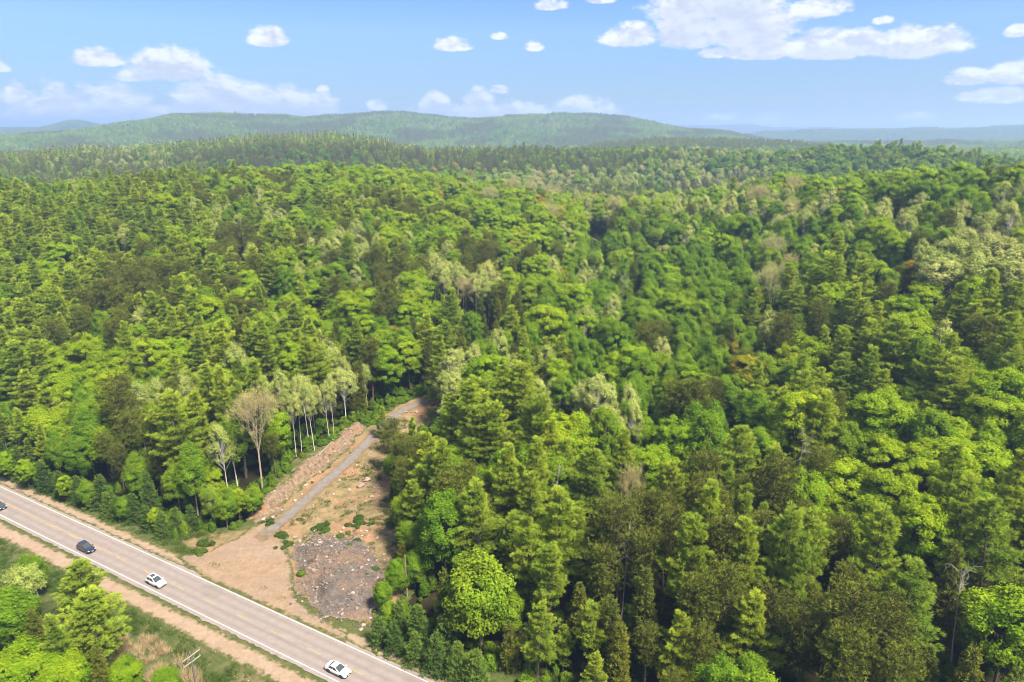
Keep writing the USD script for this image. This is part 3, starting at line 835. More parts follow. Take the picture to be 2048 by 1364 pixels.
def poly_px(pts):
    x, y = pix([p[0] for p in pts], [p[1] for p in pts])
    return np.stack([x, y], 1)


def inside_poly(P, x, y):
    """Signed distance to a polygon, positive inside."""
    import shapely
    g = shapely.Polygon(P)
    pts = shapely.points(np.ravel(x), np.ravel(y))
    d = shapely.distance(pts, g.exterior)
    return np.where(shapely.contains(g, pts), d, -d).reshape(np.shape(x))


CLEARING = poly_px([(270, 1062), (330, 1080), (420, 1064), (500, 1052), (522, 1022), (560, 975), (610, 930), (680, 884), (735, 852), (790, 812), (850, 785), (905, 772), (915, 800), (862, 824), (850, 850),
                    (806, 905), (818, 1000), (832, 1060), (846, 1130), (806, 1205), (782, 1275), (840, 1322), (960, 1385), (820, 1364), (560, 1225)])
RUBBLE = poly_px([(592, 1082), (640, 1062), (700, 1075), (745, 1095), (775, 1150), (752, 1225), (722, 1262), (640, 1225), (592, 1180), (580, 1130)])
APRON = poly_px([(350, 1115), (420, 1100), (470, 1078), (510, 1050), (535, 1040), (565, 1062), (575, 1085), (585, 1130), (590, 1185), (625, 1225), (700, 1268), (690, 1300), (480, 1215)])
ORANGE_PATCH = poly_px([(680, 1075), (740, 1045), (790, 1060), (800, 1090), (760, 1120), (710, 1110)])

# one sheet of ground out to the horizon
th_ = np.r_[np.radians(np.linspace(-180, -57, 26)), np.radians(np.linspace(-55, 55, 470)), np.radians(np.linspace(57, 180, 26))]
rr_ = np.r_[0.5, np.geomspace(12, 13400, 420)]
TT, RR = np.meshgrid(th_, rr_, indexing='ij')
gx, gy = RR * np.sin(TT), RR * np.cos(TT)
gz = height(gx, gy)
far_bumps = smooth((RR - 3200) / 1200) * 22 * (meshkit.fbm(np.stack([gx / 60, gy / 60, 0 * gx], -1) + 900, 3, 21) - 0.5)
gz = gz + far_bumps
near_cut = inside_poly(CLEARING, gx[RR < 300], gy[RR < 300])
gz[RR < 300] -= 0.7 * smooth((near_cut + 26) / 14) * smooth((ls(gx, gy)[1][RR < 300] - 60) / 6)
i, j = np.meshgrid(np.arange(len(th_) - 1), np.arange(len(rr_) - 1), indexing='ij')
a = i * len(rr_) + j
q = np.stack([a, a + 1, a + len(rr_) + 1, a + len(rr_)], -1).reshape(-1, 4)
tag(put('/World/ground', (np.stack([gx, gy, gz], -1).reshape(-1, 3), q[:, ::-1]), ground_material(), smooth=True), kind='structure')


def draped(path, inside, bounds, res, lift, material, kind='structure', shape=None):
    """A patch of ground as a sheet over the land: where inside(l, s) > 0 (metres inside the rim), on a grid along the road."""
    l = np.arange(bounds[0], bounds[1], res)
    s = np.arange(bounds[2], bounds[3], res)
    L, S = np.meshgrid(l, s, indexing='ij')
    x, y = xy(L, S)
    d = inside(L, S, x, y)
    i, j = np.meshgrid(np.arange(len(l) - 1), np.arange(len(s) - 1), indexing='ij')
    a = i * len(s) + j
    qd = np.stack([a, a + len(s), a + len(s) + 1, a + 1], -1).reshape(-1, 4)
    dv = d.ravel()
    keep = (dv[qd] > 0).all(1)
    qd = qd[keep]
    used, inv = np.unique(qd, return_inverse=True)
    z = height(x, y) + lift + (shape(L, S, x, y, d) if shape else 0)
    v = np.stack([x, y, z], -1).reshape(-1, 3)[used]
    m = put(path, (v, inv.reshape(-1, 4)), material, smooth=True)
    UsdGeom.PrimvarsAPI(m).CreatePrimvar('edge', Sdf.ValueTypeNames.FloatArray, 'vertex').Set(Vt.FloatArray.FromNumpy(np.clip(dv[used] / 2.0, 0, 1).astype(np.float32)))
    tag(m, kind=kind)
    return m


draped('/World/verge', lambda L, S, x, y: np.maximum(inside_poly(CLEARING, x, y) + 1.5, np.minimum(82.5 - S, S - 34)) + 2.0 * vnoise(x, y, 5, 31), (-225, -10, 34, 170), 0.5, 0.10, M_VERGE)
draped('/World/cleared_ground', lambda L, S, x, y: np.minimum(inside_poly(CLEARING, x, y) - 0.6, S - 78.5) + 2.4 * vnoise(x, y, 5, 33), (-140, -40, 74, 172), 0.4, 0.16, M_DIRT)


def bank_in(L, S, x, y):
    b, i = bank(x, y)
    return np.minimum(np.minimum(b - 3.4, 8.6 - b), np.minimum((i - 0.07) * 110, (0.60 - i) * 90)) + 4.5 * vnoise(x, y, 5, 35)


draped('/World/soil_bank', bank_in, (-150, -90, 84, 172), 0.35, 0.22, M_BANK)
def rubble_in(L, S, x, y):
    return inside_poly(RUBBLE, x, y) + 5.0 * vnoise(x, y, 5, 37)


def rubble_rise(x, y, d):
    return 2.1 * smooth(d / 8) + 1.5 * vnoise(x, y, 3.0, 39) * smooth(d / 3)


draped('/World/rubble_ground', rubble_in, (-105, -50, 74, 112), 0.35, 0.20, M_RUBBLE, shape=lambda L, S, x, y, d: rubble_rise(x, y, d))
draped('/World/dirt_apron', lambda L, S, x, y: np.minimum(inside_poly(APRON, x, y) + 1.6 * vnoise(x, y, 4, 41), S - 72.6), (-140, -55, 72, 100), 0.35, 0.24, M_APRON)


def drive_in(D):
    k = cKDTree(D)

    def f(L, S, x, y):
        d, i = k.query(np.stack([x.ravel(), y.ravel()], 1))
        return np.minimum((1.95 if D is DRIVE else 1.3) - d, (i - 2) * 0.35).reshape(x.shape) + 0.35 * vnoise(x, y, 2.0, 43)
    return f


draped('/World/driveway', drive_in(DRIVE), (-135, -85, 80, 205), 0.25, 0.30, M_DRIVE)
draped('/World/driveway_001', drive_in(DRIVE2), tuple(np.r_[ls(*DRIVE2.T)[0].min() - 4, ls(*DRIVE2.T)[0].max() + 4, ls(*DRIVE2.T)[1].min() - 4, ls(*DRIVE2.T)[1].max() + 4]), 0.5, 0.4, M_APRON)
draped('/World/gravel_shoulder', lambda L, S, x, y: np.minimum(64.3 - S + 0 * L, S - 60.2) + 1.1 * vnoise(x, y, 5, 45) * (S < 62.5), (-232, -8, 57, 65), 0.35, 0.17, M_SHOULDER)
draped('/World/gravel_shoulder_001', lambda L, S, x, y: np.minimum(S - 72.9, 75.6 - S + 0.006 * np.abs(L + 100)) + 1.2 * vnoise(x, y, 5, 47) * (S > 74), (-232, -8, 72, 79), 0.35, 0.20, M_SHOULDER)


# ------------------------------------------------------------------ the road
def asphalt():
    N = Nodes()
    pos = N.add('geometry', 'position')
    rot = N.add('mapping', 'vector', vector=pos, rotation=(0, 0, math.radians(28.97)), scale=(1, 1, 1))
    sep = N.add('separate_xyz')
    N.l.append((rot.path, f'{sep}.vector'))
    s = Ref(f'{sep}.y')
    col = N.ramp(N.noise(pos, 0.7, 5, 0.6), [(0.3, (0.192, 0.160, 0.143)), (0.7, (0.232, 0.195, 0.174))])
    tracks = None
    for c in (66.15, 67.85, 69.7, 71.4):                 # wheel paths, polished a little darker
        w = N.math('divide', N.math('subtract', s, c), 0.42)
        g = N.math('exponent', N.math('multiply', N.math('multiply', w, w), -1.0))
        tracks = g if tracks is None else N.math('add', tracks, g)
    streak = N.noise(N.add('mapping', 'vector', vector=rot, scale=(0.02, 1.2, 1)), 1.0, 3)
    col = N.mix(N.math('multiply', tracks, N.math('multiply_add', streak, 0.9, 0.05)), col, (0.150, 0.124, 0.108))
    crack = N.add('voronoi_texture', 'distance', vector=N.add('mapping', 'vector', vector=pos, scale=(1, 1, 0.01)), feature='distance_to_edge', scale=0.16, randomness=1.0)
    col = N.mix(N.math('multiply', N.math('subtract', 1.0, N.step(crack, 0.0, 0.010)), 0.22), col, (0.07, 0.06, 0.055))
    patch = N.step(N.noise(pos, 0.09, 3), 0.60, 0.63)
    col = N.mix(N.math('multiply', patch, 0.35), col, (0.145, 0.122, 0.108))
    return N.make('worn_asphalt', N.add('principled_bsdf', 'BSDF', base_color=col, roughness=0.8, specular_ior_level=0.3))


def strip(path, l0, l1, s0, s1, z, material, n=2, wob=0.0, seed=0):
    l = np.linspace(l0, l1, n)
    g = np.random.default_rng(seed)
    a, b = np.stack(xy(l, s0 + wob * g.normal(size=n)), 1), np.stack(xy(l, s1 + wob * g.normal(size=n)), 1)
    v = np.vstack([np.c_[a, np.full(n, z)], np.c_[b, np.full(n, z)]])
    k = np.arange(n - 1)
    f = np.stack([k, k + 1, n + k + 1, n + k], 1)
    return put(path, (v, f), material)


ROAD = tag(xf('/World/road'), kind='structure')
strip('/World/road/asphalt', -420, 120, 64.55, 73.15, 0.225, asphalt(), 700, 0.11)


def paint(name, color, wear):
    N = Nodes()
    pos = N.add('geometry', 'position')
    col = N.mix(N.step(N.noise(pos, 2.5, 5, 0.7), wear[0], wear[1]), color, (0.163, 0.141, 0.128))
    return N.make(name, N.add('principled_bsdf', 'BSDF', base_color=col, roughness=0.6))


M_WHITE, M_YELLOW = paint('white_road_paint', (0.56, 0.53, 0.49), (0.44, 0.80)), paint('yellow_road_paint', (0.46, 0.27, 0.06), (0.34, 0.72))
strip('/World/road/edge_line', -420, 120, 65.30, 65.44, 0.235, M_WHITE)
strip('/World/road/edge_line_001', -420, 120, 72.36, 72.50, 0.235, M_WHITE)
strip('/World/road/centre_line', -420, -133, 68.74, 68.88, 0.235, M_YELLOW)
for k in range(14):
    l0 = -69.6 - 9.1 * (k - 3)
    strip(fresh('/World/road', 'centre_dash'), l0, l0 + 3.2, 68.45, 68.61, 0.236, M_YELLOW)

# ------------------------------------------------------------------ the forest
LETTER = dict(P='white_pine', R='red_pine', S='spruce', C='cedar', M='maple', O='orange_maple', G='broadleaf', A='aspen', B='bare', D='dead')
STANDS = '''
GGRR GGRR GGRR GGRR GGRR RRG RRG RRRG RRRM RRRG RRRG RRRG GMR GMR GMR GMR GMR GMR GMR GMR GMR GMR GMR GMR GMR GMR GMR GMR GMR GMR GMR GMR
GRC GRC RGA RBA GAA GAR RRGR RRRG RRRG RRG RRGG RRRG RRRR RRRR RRRG GRRG GRG GRM RRM RMM RMA AAG GAG MAG AGM GMG GMG GGP MGP GMP PGG PGG
PG GA AGM PM PR PP PRM MRM MR MM MS MM MM MMS MMO BM BM BAR AA AA GA AA ABS AAG GM MMO MM MMS MMG MMG MMG MR
PP PP PG GP P P PA PG APP GMP PM PAR RRM RMM MRM MMG MRO OM OMB MRR MA RA GA BGA ABG AGG AGM AGG AG GA AAG AG
P P P PPR PGM PP P RRA RRP RAM AAR AGP PGM MMP OMR OMR MM MAM MRG RR AG G GGM GGA GB GG AG GGM AAO GRC AA AA
P P P PPR RRR RRR PR RR GRP GPA GPR RRP RRA AAG AGA AAC MR MOR AG GCG GGM GGC GGC GG GB GP PG G OR GAR AA AAG
PG P PP RR RR PPR PG MRP RMM MMM GBM GAR AGM MGR CCA CCC CCR GMG GMA GG MGR MGG GGG GBP PRR PPM PPM PRM MMR MM MM MM
P P RGR GMR PAP PPA PMA PPP GPP PPA PRC MMC OOC CCP CCP CC PMM GMG GG GGM GGR GGR GGC GCR RMR PGM PPP PPG PGA PPA PPR PPR
PP P MM MRM GMG AAP PAP PBP PAA AAP AAR MCC CPP PGA AGG AMM PPC AMC CCG MMG GMA GGM RGG GRO GM GM PM GPP PPP PGA MGG PMM
PP PM MMR GGR GRR AGR PPA PPG PAA AAM RG CC PP GP AAG AMG PPS AGC CCA AAG GGM GMR GMR GGG GP PPM MRR GMP GMM GPG MGG GMM
SGM GGS GGM RRM RRM RP PPG GPP GRR RR GR RP RR RR PPR GMR PPM GMM MG AMM MMG GMG MGR GGP PPM PM MRR MM MMP MGM MMM MM
SGS SGG SGS SGG SGG GGP PG GGA GG RG RG RP RR RP PPP PPR PPG PPM PG PGM MGM MPG GPR PPG PG GMR RRM MGM MMG MMM MMM MMP
S S S SG SG GS SM GMG GM G G GR GM GPR RRR PPP PPG PPP PPR RRP RRP RPR RRP PPR RRM MMM MGM MGO GMM MGR PPC PPP
S S S SS S SG SG G G G G GM GM PG CRR PPR PPP PP GC GRR RRR RPP PPC PPR PRR APR GMG GMA MGP GCC CPP CPP
S S S S S S S G G G G G SG C GSC RRC GPP PPP RG RRR RRR RRP PPP PPR PPR RRP PPR PPG PGR GCC CCP CC
GMP GPP G G G G G G G G G SG SG SG SGC GGR GPC PPC GPC CRR CRR RPP PPR PPC RCP PRR PPR RRR RR RR CCR GO
GPP PPP M G G G G G G G S S S SGS SG SGC GGC CPC CSP CRC RRC RPP PPR PCC RCR RRR RRR RRR RRR CCR CCR GO
MM MMP PP M G G G G G S S S S S S SG SGS SGG SGG SSG GGR CRR RPC GGC GGR RRC RRR RRR RCG CCG CCG GC
'''.split('\n')[1:-1]
STANDS = [r.split() for r in STANDS]
for j_ in range(2, 12):                    # broad-leaved trees stand singly among the pines of the slope
    for i_ in range(32):
        if i_ < 9 and (i_ + j_) % 2 and j_ < 8:
            continue
        w_ = STANDS[j_][i_]
        if not set(w_) & set('MGA'):
            STANDS[j_][i_] = w_ * 2 + 'MG'[(i_ + j_) % 2]
        elif len(w_) == 1 or set(w_) <= set('PA'):
            STANDS[j_][i_] = w_ * 2 + 'M'
ROW0 = 212
for r in STANDS:
    assert len(r) == 32, (len(r), r)
rng = np.random.default_rng(7)


def stand(px, py, r):
    """Which species grow where: read from the photograph's stands."""
    k = STANDS[int(np.clip((py - ROW0) // 64, 0, len(STANDS) - 1))][int(np.clip(px // 64, 0, 31))]
    return LETTER[k[int(r * len(k)) % len(k)]]


TREES = []     # dict(sp, x, y, z, model, sc, rz, H, R, low, hero)


def plant(sp, x, y, H=None, wide=1.0, hero=False, which=None, lod=None, rz=None):
    r = math.hypot(x, y)
    lod = lod or ('near' if r < 520 else 'mid' if r < 1000 else 'far')
    ms = KIND[sp][lod]
    if which is None:
        if H is not None and sp == 'spruce' and lod == 'near':
            which = int(np.argmin([abs(m[1] - H) for m in ms]))
        else:
            which = int(rng.integers(len(ms)))
    path, h0, r0_, low = ms[which % len(ms)]
    sc = (H / h0) if H else (rng.uniform(0.8, 1.12) if rng.uniform() < 0.78 else rng.uniform(0.5, 0.8)) * (0.88 if r > 300 and sp in ('white_pine', 'red_pine') else 1)
    scw = sc * wide * rng.uniform(0.92, 1.1)
    t = dict(sp=sp, x=float(x), y=float(y), z=None, model=path, sc=(scw, scw, sc), rz=rng.uniform(0, 360) if rz is None else rz, H=h0 * sc, R=r0_ * scw, low=low, hero=hero, lod=lod, which=which)
    TREES.append(t)
    return t


def by_base(sp, px, py, H, **k):
    x, y = pix(px, py, 0.0, height)
    return plant(sp, x[0], y[0], H, hero=True, **k)


def by_top(sp, px, py, H, **k):
    x, y = pix(px, py, H * 0.97, height)
    return plant(sp, x[0], y[0], H, hero=True, **k)


# trees that the photograph singles out
by_base('bare', 525, 978, 26, wide=0.95, which=0)
for px, py, h in ((603, 898, 22), (617, 878, 20.5), (629, 902, 20), (659, 878, 18), (668, 874, 19.5), (691, 818, 18), (735, 812, 15), (592, 908, 19)):
    by_base('aspen', px, py, h * 0.93, wide=0.66)
by_base('birch', 476, 975, 19, which=0)
by_base('birch', 432, 1055, 11, which=1)
by_top('maple', 110, 748, 19, wide=0.8)
by_top('aspen', 268, 772, 20, wide=1.05); by_top('aspen', 300, 764, 20, wide=1.0); by_top('aspen', 362, 752, 19, wide=0.85)
by_top('white_pine', 28, 690, 27, wide=1.2, which=0); by_top('white_pine', 412, 735, 25, which=1); by_top('white_pine', 392, 785, 23, which=2); by_top('white_pine', 440, 640, 24, wide=1.1, which=2)
by_top('white_pine', 590, 608, 24, which=0); by_top('white_pine', 460, 500, 24, wide=1.1, which=4); by_top('white_pine', 410, 508, 26, wide=1.2, which=2); by_top('white_pine', 100, 550, 26, wide=1.1, which=2)
by_top('orange_maple', 398, 925, 11, wide=0.8); by_top('maple', 420, 940, 11); by_top('orange_maple', 795, 652, 12); by_top('maple', 762, 665, 15)
by_base('white_pine', 880, 806, 22, wide=0.95, which=4)
by_top('aspen', 918, 700, 19, wide=1.1); by_top('aspen', 1200, 752, 23, wide=1.25, which=1); by_top('aspen', 1110, 760, 17, wide=0.8)
by_base('white_pine', 764, 876, 9.5, wide=1.1, which=4); by_base('red_pine', 778, 945, 12, which=0); by_base('red_pine', 808, 962, 13.5, which=1); by_base('red_pine', 850, 985, 15, which=2)
for px, py, h, w, k in ((1120, 985, 25, 1.15, 0), (1010, 900, 25, 1.1, 1), (960, 970, 24, 1.1, 0), (1488, 853, 25, 1.1, 2), (1500, 1040, 27, 0.95, 3), (1585, 1066, 26, 0.8, 3), (1185, 895, 24, 1.15, 2), (1795, 635, 27, 1.35, 2), (1740, 645, 24, 1.1, 0),
                        (1050, 660, 24, 0.75, 3), (1610, 745, 24, 1.15, 2), (2010, 1010, 25, 1.1, 0), (1710, 560, 22, 1.0, 0), (1620, 575, 22, 0.9, 1), (865, 870, 22, 1.0, 0), (885, 590, 17, 0.7, 3), (1770, 1020, 24, 1.0, 2), (1820, 1130, 23, 1.1, 0), (1690, 1160, 23, 0.8, 3)):
    by_top('white_pine', px, py, h, wide=w, which=k)
by_top('dead', 1250, 1078, 20, which=0, wide=0.9); by_top('dead', 1112, 930, 21, which=1, wide=0.8); by_top('dead', 1606, 872, 20, which=0, wide=0.8); by_top('dead', 1246, 552, 20, which=0, wide=1.0); by_top('dead', 1165, 668, 18, which=2)
by_top('dead', 1425, 1030, 20, which=1, wide=0.7); by_top('dead', 1945, 1145, 19, which=0, wide=0.8); by_top('dead', 1190, 505, 19, which=2); by_top('dead', 1880, 900, 15, which=2)
by_base('dead', 880, 705, 17, which=1, wide=0.35); by_base('dead', 892, 706, 16, which=2, wide=0.3)
by_top('bare', 1268, 925, 21, wide=0.6, which=1)
for px, py, h, w, k in ((1700, 935, 17, 1.2, 3), (1900, 888, 18, 1.3, 1), (1980, 895, 18, 1.2, 0), (1625, 685, 17, 1.0, 2), (1760, 1005, 15, 1.0, 2), (1350, 845, 16, 1.1, 0), (1230, 705, 15, 0.9, 4), (1310, 710, 16, 0.95, 2), (625, 565, 17, 1.1, 0), (695, 595, 14, 0.9, 4), (1010, 665, 14, 0.7, 4),
                        (1300, 900, 15, 1.0, 3), (1800, 808, 15, 1.1, 1), (1160, 870, 14, 0.8, 4), (1260, 625, 13, 1.0, 0), (1850, 570, 17, 1.2, 1), (1960, 560, 18, 1.3, 3), (806, 985, 13, 0.7, 4)):
    by_top('maple', px, py, h, wide=w, which=k)
by_top('broadleaf', 1440, 566, 20, wide=1.45, which=1); by_top('broadleaf', 1460, 755, 18, wide=1.2, which=0); by_top('broadleaf', 1520, 800, 17, wide=1.1); by_top('broadleaf', 1850, 850, 14, wide=1.3); by_top('broadleaf', 1200, 640, 15, wide=1.2)
by_top('broadleaf', 1010, 1190, 9, wide=1.1, which=3); by_top('broadleaf', 190, 675, 16, wide=1.1); by_top('broadleaf', 180, 790, 15); by_top('broadleaf', 300, 795, 16, wide=1.2)
by_top('orange_maple', 1870, 925, 15, wide=1.2); by_top('maple', 2035, 1185, 18, wide=1.0); by_top('orange_maple', 1120, 540, 14, wide=0.75); by_top('orange_maple', 1828, 520, 16, wide=0.8); by_top('orange_maple', 1475, 690, 14, wide=0.8)
by_top('orange_maple', 840, 408, 15); by_top('orange_maple', 945, 425, 15)
for px, py in ((1870, 500), (1905, 478), (1940, 468), (1975, 474), (2010, 480), (2040, 500), (1900, 520), (1950, 512), (1990, 520), (1925, 490), (1960, 495), (1885, 508), (2030, 530)):
    by_top('aspen', px, py, 21, wide=1.35)
for px, py in ((1290, 410), (1310, 420), (1460, 410), (905, 370), (1000, 385), (1545, 395), (880, 370), (930, 555), (1930, 455), (1985, 462)):
    by_top('bare', px, py, 18, wide=1.0)
for px, py in ((855, 527), (890, 530), (712, 540), (805, 552), (960, 540), (660, 695), (240, 455), (640, 480), (480, 430), (760, 470), (820, 468), (975, 565)):
    by_top('aspen', px, py, 19, wide=1.1)
for px, py, h in ((1315, 455, 20), (1190, 500, 20), (1395, 430, 18), (1965, 395, 19), (1700, 455, 18), (1445, 610, 15)):
    by_top('birch', px, py, h)
# bottom left, on the near side of the road
by_top('white_pine', 150, 1122, 13, wide=1.75, which=2); by_top('white_pine', 170, 1186, 15, wide=1.55, which=0); by_top('white_pine', 105, 1240, 15, wide=1.0, which=4)
by_top('aspen', 38, 1140, 14, which=3); by_top('broadleaf', 58, 1118, 9, which=3); by_top('maple', 30, 1300, 12, wide=1.1, which=4); by_top('maple', 110, 1315, 11, which=4); by_top('maple', 250, 1322, 8, wide=0.9, which=4); by_top('broadleaf', 12, 1190, 12, which=3); by_top('broadleaf', 330, 1345, 7, which=3)
by_top('cedar', 60, 1215, 11, which=2); by_top('cedar', 190, 1290, 11, which=0)
# young spruces along the verge
for px, py, h in ((328, 1074, 7), (300, 1062, 6.5), (240, 1040, 6), (222, 1036, 7), (190, 1020, 6.5), (160, 1008, 8), (128, 998, 8), (100, 984, 9), (70, 972, 9), (42, 960, 10), (15, 948, 10), (270, 1045, 8), (352, 1066, 7), (210, 1015, 9), (385, 1056, 6),
                  (760, 1290, 6), (790, 1308, 7), (830, 1330, 7), (870, 1345, 8), (915, 1362, 8), (800, 1265, 7), (840, 1290, 9), (890, 1310, 9), (950, 1375, 8), (775, 1245, 5)):
    by_base('spruce', px, py, h)
for px, py, h in ((795, 1190, 7), (770, 1222, 6), (830, 1175, 8), (780, 1255, 5)):
    by_base('broadleaf', px, py, h, which=3)

for sp, px, py, h in (('red_pine', 790, 915, 12), ('cedar', 797, 940, 11), ('broadleaf', 800, 1010, 9), ('red_pine', 812, 1035, 15), ('cedar', 812, 1072, 11), ('white_pine', 836, 1100, 17), ('broadleaf', 818, 1118, 9), ('cedar', 812, 1160, 9), ('broadleaf', 795, 1192, 8), ('red_pine', 802, 985, 14), ('cedar', 800, 1095, 7), ('spruce', 788, 1050, 5), ('broadleaf', 782, 962, 7), ('red_pine', 824, 1000, 16), ('white_pine', 830, 945, 15), ('cedar', 786, 1000, 6), ('broadleaf', 832, 1140, 10)):
    by_base(sp, px, py, h)
for px, py, h in ((60, 978, 8), (140, 1003, 7), (255, 1044, 6), (182, 1018, 7), (312, 1060, 5.5), (20, 962, 8), (455, 1052, 9), (480, 1040, 8), (505, 1030, 7)):
    by_base('broadleaf' if px % 4 else 'maple', px, py, h, which=3)

# the rest of the forest, filled in between them
OPEN = [(508, 1092), (540, 1062), (580, 1030), (620, 994), (660, 958), (700, 921), (725, 896), (560, 1120), (520, 1140), (620, 1130), (660, 1090), (700, 1130), (640, 1180), (690, 1220), (720, 1060), (700, 1010), (650, 1020), (735, 960), (820, 815), (845, 805), (800, 828), (785, 838), (860, 800), (768, 852),
        (460, 1090), (400, 1090), (560, 1000), (600, 955), (640, 925), (740, 1090), (720, 1175), (670, 1240)]
OPEN2 = [(1180, 474), (1205, 490)]
near = []
R_IN = 560
g = np.random.default_rng(11)
cells = {}


def crowd(x, y, R, k=0.62):
    c = (int(x // 8), int(y // 8))
    for a in (-1, 0, 1):
        for b in (-1, 0, 1):
            for (x2, y2, R2) in cells.get((c[0] + a, c[1] + b), ()):
                m = k * (R + R2)
                if (x - x2) ** 2 + (y - y2) ** 2 < m * m:
                    return True
    return False


def settle(x, y, R):
    cells.setdefault((int(x // 8), int(y // 8)), []).append((x, y, R))


for t in TREES:
    settle(t['x'], t['y'], t['R'])
N_ = 30000
th = g.uniform(-math.radians(43), math.radians(43), N_)
r = np.sqrt(g.uniform(62 ** 2, R_IN ** 2, N_))
cx, cy = r * np.sin(th), r * np.cos(th)
cl_, cs_ = ls(cx, cy)
cut = inside_poly(CLEARING, cx, cy)
d2, _ = cKDTree(DRIVE2).query(np.stack([cx, cy], 1))
bk, _ = bank(cx, cy)
cz = height(cx, cy)
edge_s = 80.5 + 2.5 * vnoise(cx, cy, 12, 51)
ok = (cs_ > edge_s) & (cut < -1.0) & (d2 > 6) & ~((bk > -4) & (bk < 8.0) & (cy < 205))
pxs, pys, dep = project(cx, cy, cz + 12)
pj = pxs + g.normal(0, 26, N_)
qj = pys + g.normal(0, 18, N_)
pick = g.uniform(0, 1, N_)
RAD = dict(white_pine=3.2, red_pine=3.0, spruce=2.5, cedar=2.7, maple=3.3, orange_maple=3.3, broadleaf=3.1, aspen=2.9, bare=3.2, dead=3.0, birch=3.0)
open_pts, open2 = np.array(OPEN, float), np.array(OPEN2, float)
HX, HY, HR = [], [], []
for t in [t for t in TREES if t['hero']]:
    for k_ in ((0.92, 0.75, 0.5) if t['sp'] in ('bare', 'dead', 'aspen', 'birch') else (0.9, 0.7)):
        p_ = project(t['x'], t['y'], float(height(t['x'], t['y'])) + t['H'] * k_)
        HX.append(float(p_[0])); HY.append(float(p_[1])); HR.append(math.hypot(t['x'], t['y']))
HX, HY, HR = np.array(HX), np.array(HY), np.array(HR)
for i in range(N_):
    if not ok[i] or not (-120 < pxs[i] < 2170) or pys[i] > 1560:
        continue
    sp = stand(pj[i], qj[i], pick[i])
    if sp == 'red_pine' and 1000 < pxs[i] < 1950 and pys[i] < 990 and pick[i] * 61 % 1 < 0.5:
        sp = 'maple' if pick[i] * 29 % 1 < 0.4 else 'broadleaf'
    if sp == 'bare' and pick[i] * 53 % 1 < 0.6:
        sp = 'aspen'
    if sp == 'spruce' and dep[i] > 260 and pick[i] * 89 % 1 < 0.5:
        sp = 'white_pine'
    R = RAD[sp]
    if crowd(cx[i], cy[i], R):
        continue
    edge = cs_[i] < 90
    H = None
    if sp == 'spruce':
        H = g.uniform(7, 13) if edge else g.uniform(10, 16)
    elif edge:
        H = g.uniform(9, 17)
    hh = (H or 20) * 1.05
    tx, ty, td = project(cx[i], cy[i], cz[i] + hh)
    bx, by, bd = project(cx[i], cy[i], cz[i])
    wr = FPX * R / bd
    if any(abs(p[0] - tx) < wr + 6 and ty - 4 < p[1] < by + 8 for p in open_pts) or any(abs(p[0] - tx) < wr + 2 and ty - 2 < p[1] < by for p in open2):
        continue
    if ((np.abs(HX - tx) < wr * 0.9) & (ty < HY) & (HY < by - 0.2 * (by - ty)) & (r[i] < HR - 1)).any():
        if g.uniform() < 0.85 or edge:
            continue
    plant(sp, cx[i], cy[i], H)
    settle(cx[i], cy[i], R)
N_NEAR = len(TREES)

# across the valley
N_ = 42000
th = g.uniform(-math.radians(42), math.radians(42), N_)
r = np.sqrt(g.uniform(R_IN ** 2, 1420 ** 2, N_))
cx, cy = r * np.sin(th), r * np.cos(th)
cz = height(cx, cy)
pxs, pys, dep = project(cx, cy, cz + 12)
pj, qj = pxs + g.normal(0, 22, N_), pys + g.normal(0, 7, N_)
pick = g.uniform(0, 1, N_)
# what the skyline in front hides is left out
thb = np.linspace(-0.8, 0.8, 801)
rb = np.geomspace(60, 6200, 420)
B_, Q_ = np.meshgrid(thb, rb, indexing='ij')
zb = height(Q_ * np.sin(B_), Q_ * np.cos(B_))
slope = np.maximum.accumulate((zb + 13 - CAM_H) / Q_, axis=1)


def hidden(th, r, top):
    i = np.clip(np.rint((th + 0.8) / (thb[1] - thb[0])).astype(int), 0, len(thb) - 1)
    j = np.clip(np.searchsorted(rb, r - 14) - 1, 0, len(rb) - 1)
    return (top - CAM_H) / r < slope[i, j] - 0.001


hid = hidden(th, r, cz + 20)
dark_stand = vnoise(cx, cy, 150, 97, 2) + 0.10 * smooth((1330 - pxs) / 100) * smooth((pxs - 930) / 100) + 0.08 * ((pxs < 1000) & (pys < 330))  # noise field; high values turn the stand to dark conifers
for i in np.nonzero(~hid & (pxs > -40) & (pxs < 2090))[0]:
    sp = stand(pj[i], qj[i], pick[i])
    if dark_stand[i] > 0.02 and pick[i] * 71 % 1 < 0.72 and r[i] > 620:
        sp = 'red_pine' if pick[i] * 37 % 1 < 0.75 else 'white_pine'
    elif sp in ('dead', 'bare') and pick[i] * 97 % 1 < 0.7:
        sp = 'aspen'
    if crowd(cx[i], cy[i], RAD[sp] + 0.4, 0.72):
        continue
    plant(sp, cx[i], cy[i])
    settle(cx[i], cy[i], RAD[sp] + 0.4)
N_MID = len(TREES)
FAR = []
N_ = 130000
th = g.uniform(-math.radians(41), math.radians(41), N_)
r = np.sqrt(g.uniform(1420 ** 2, 3300 ** 2, N_))
cx, cy = r * np.sin(th), r * np.cos(th)
cz = height(cx, cy)
hid = hidden(th, r, cz + 18)
mix = vnoise(cx, cy, 160, 61, 3) + 0.16 * g.normal(size=N_)
dark = vnoise(cx, cy, 240, 63, 3)
for i in np.nonzero(~hid)[0]:
    m = mix[i]
    sp = 'red_pine' if dark[i] > 0.0 and m > -0.28 else 'maple' if m < -0.14 else 'broadleaf' if m < 0.10 else 'white_pine' if m < 0.2 else 'aspen'
    FAR.append((sp, cx[i], cy[i], cz[i], g.uniform(0.75, 1.15), g.uniform(0, 360)))
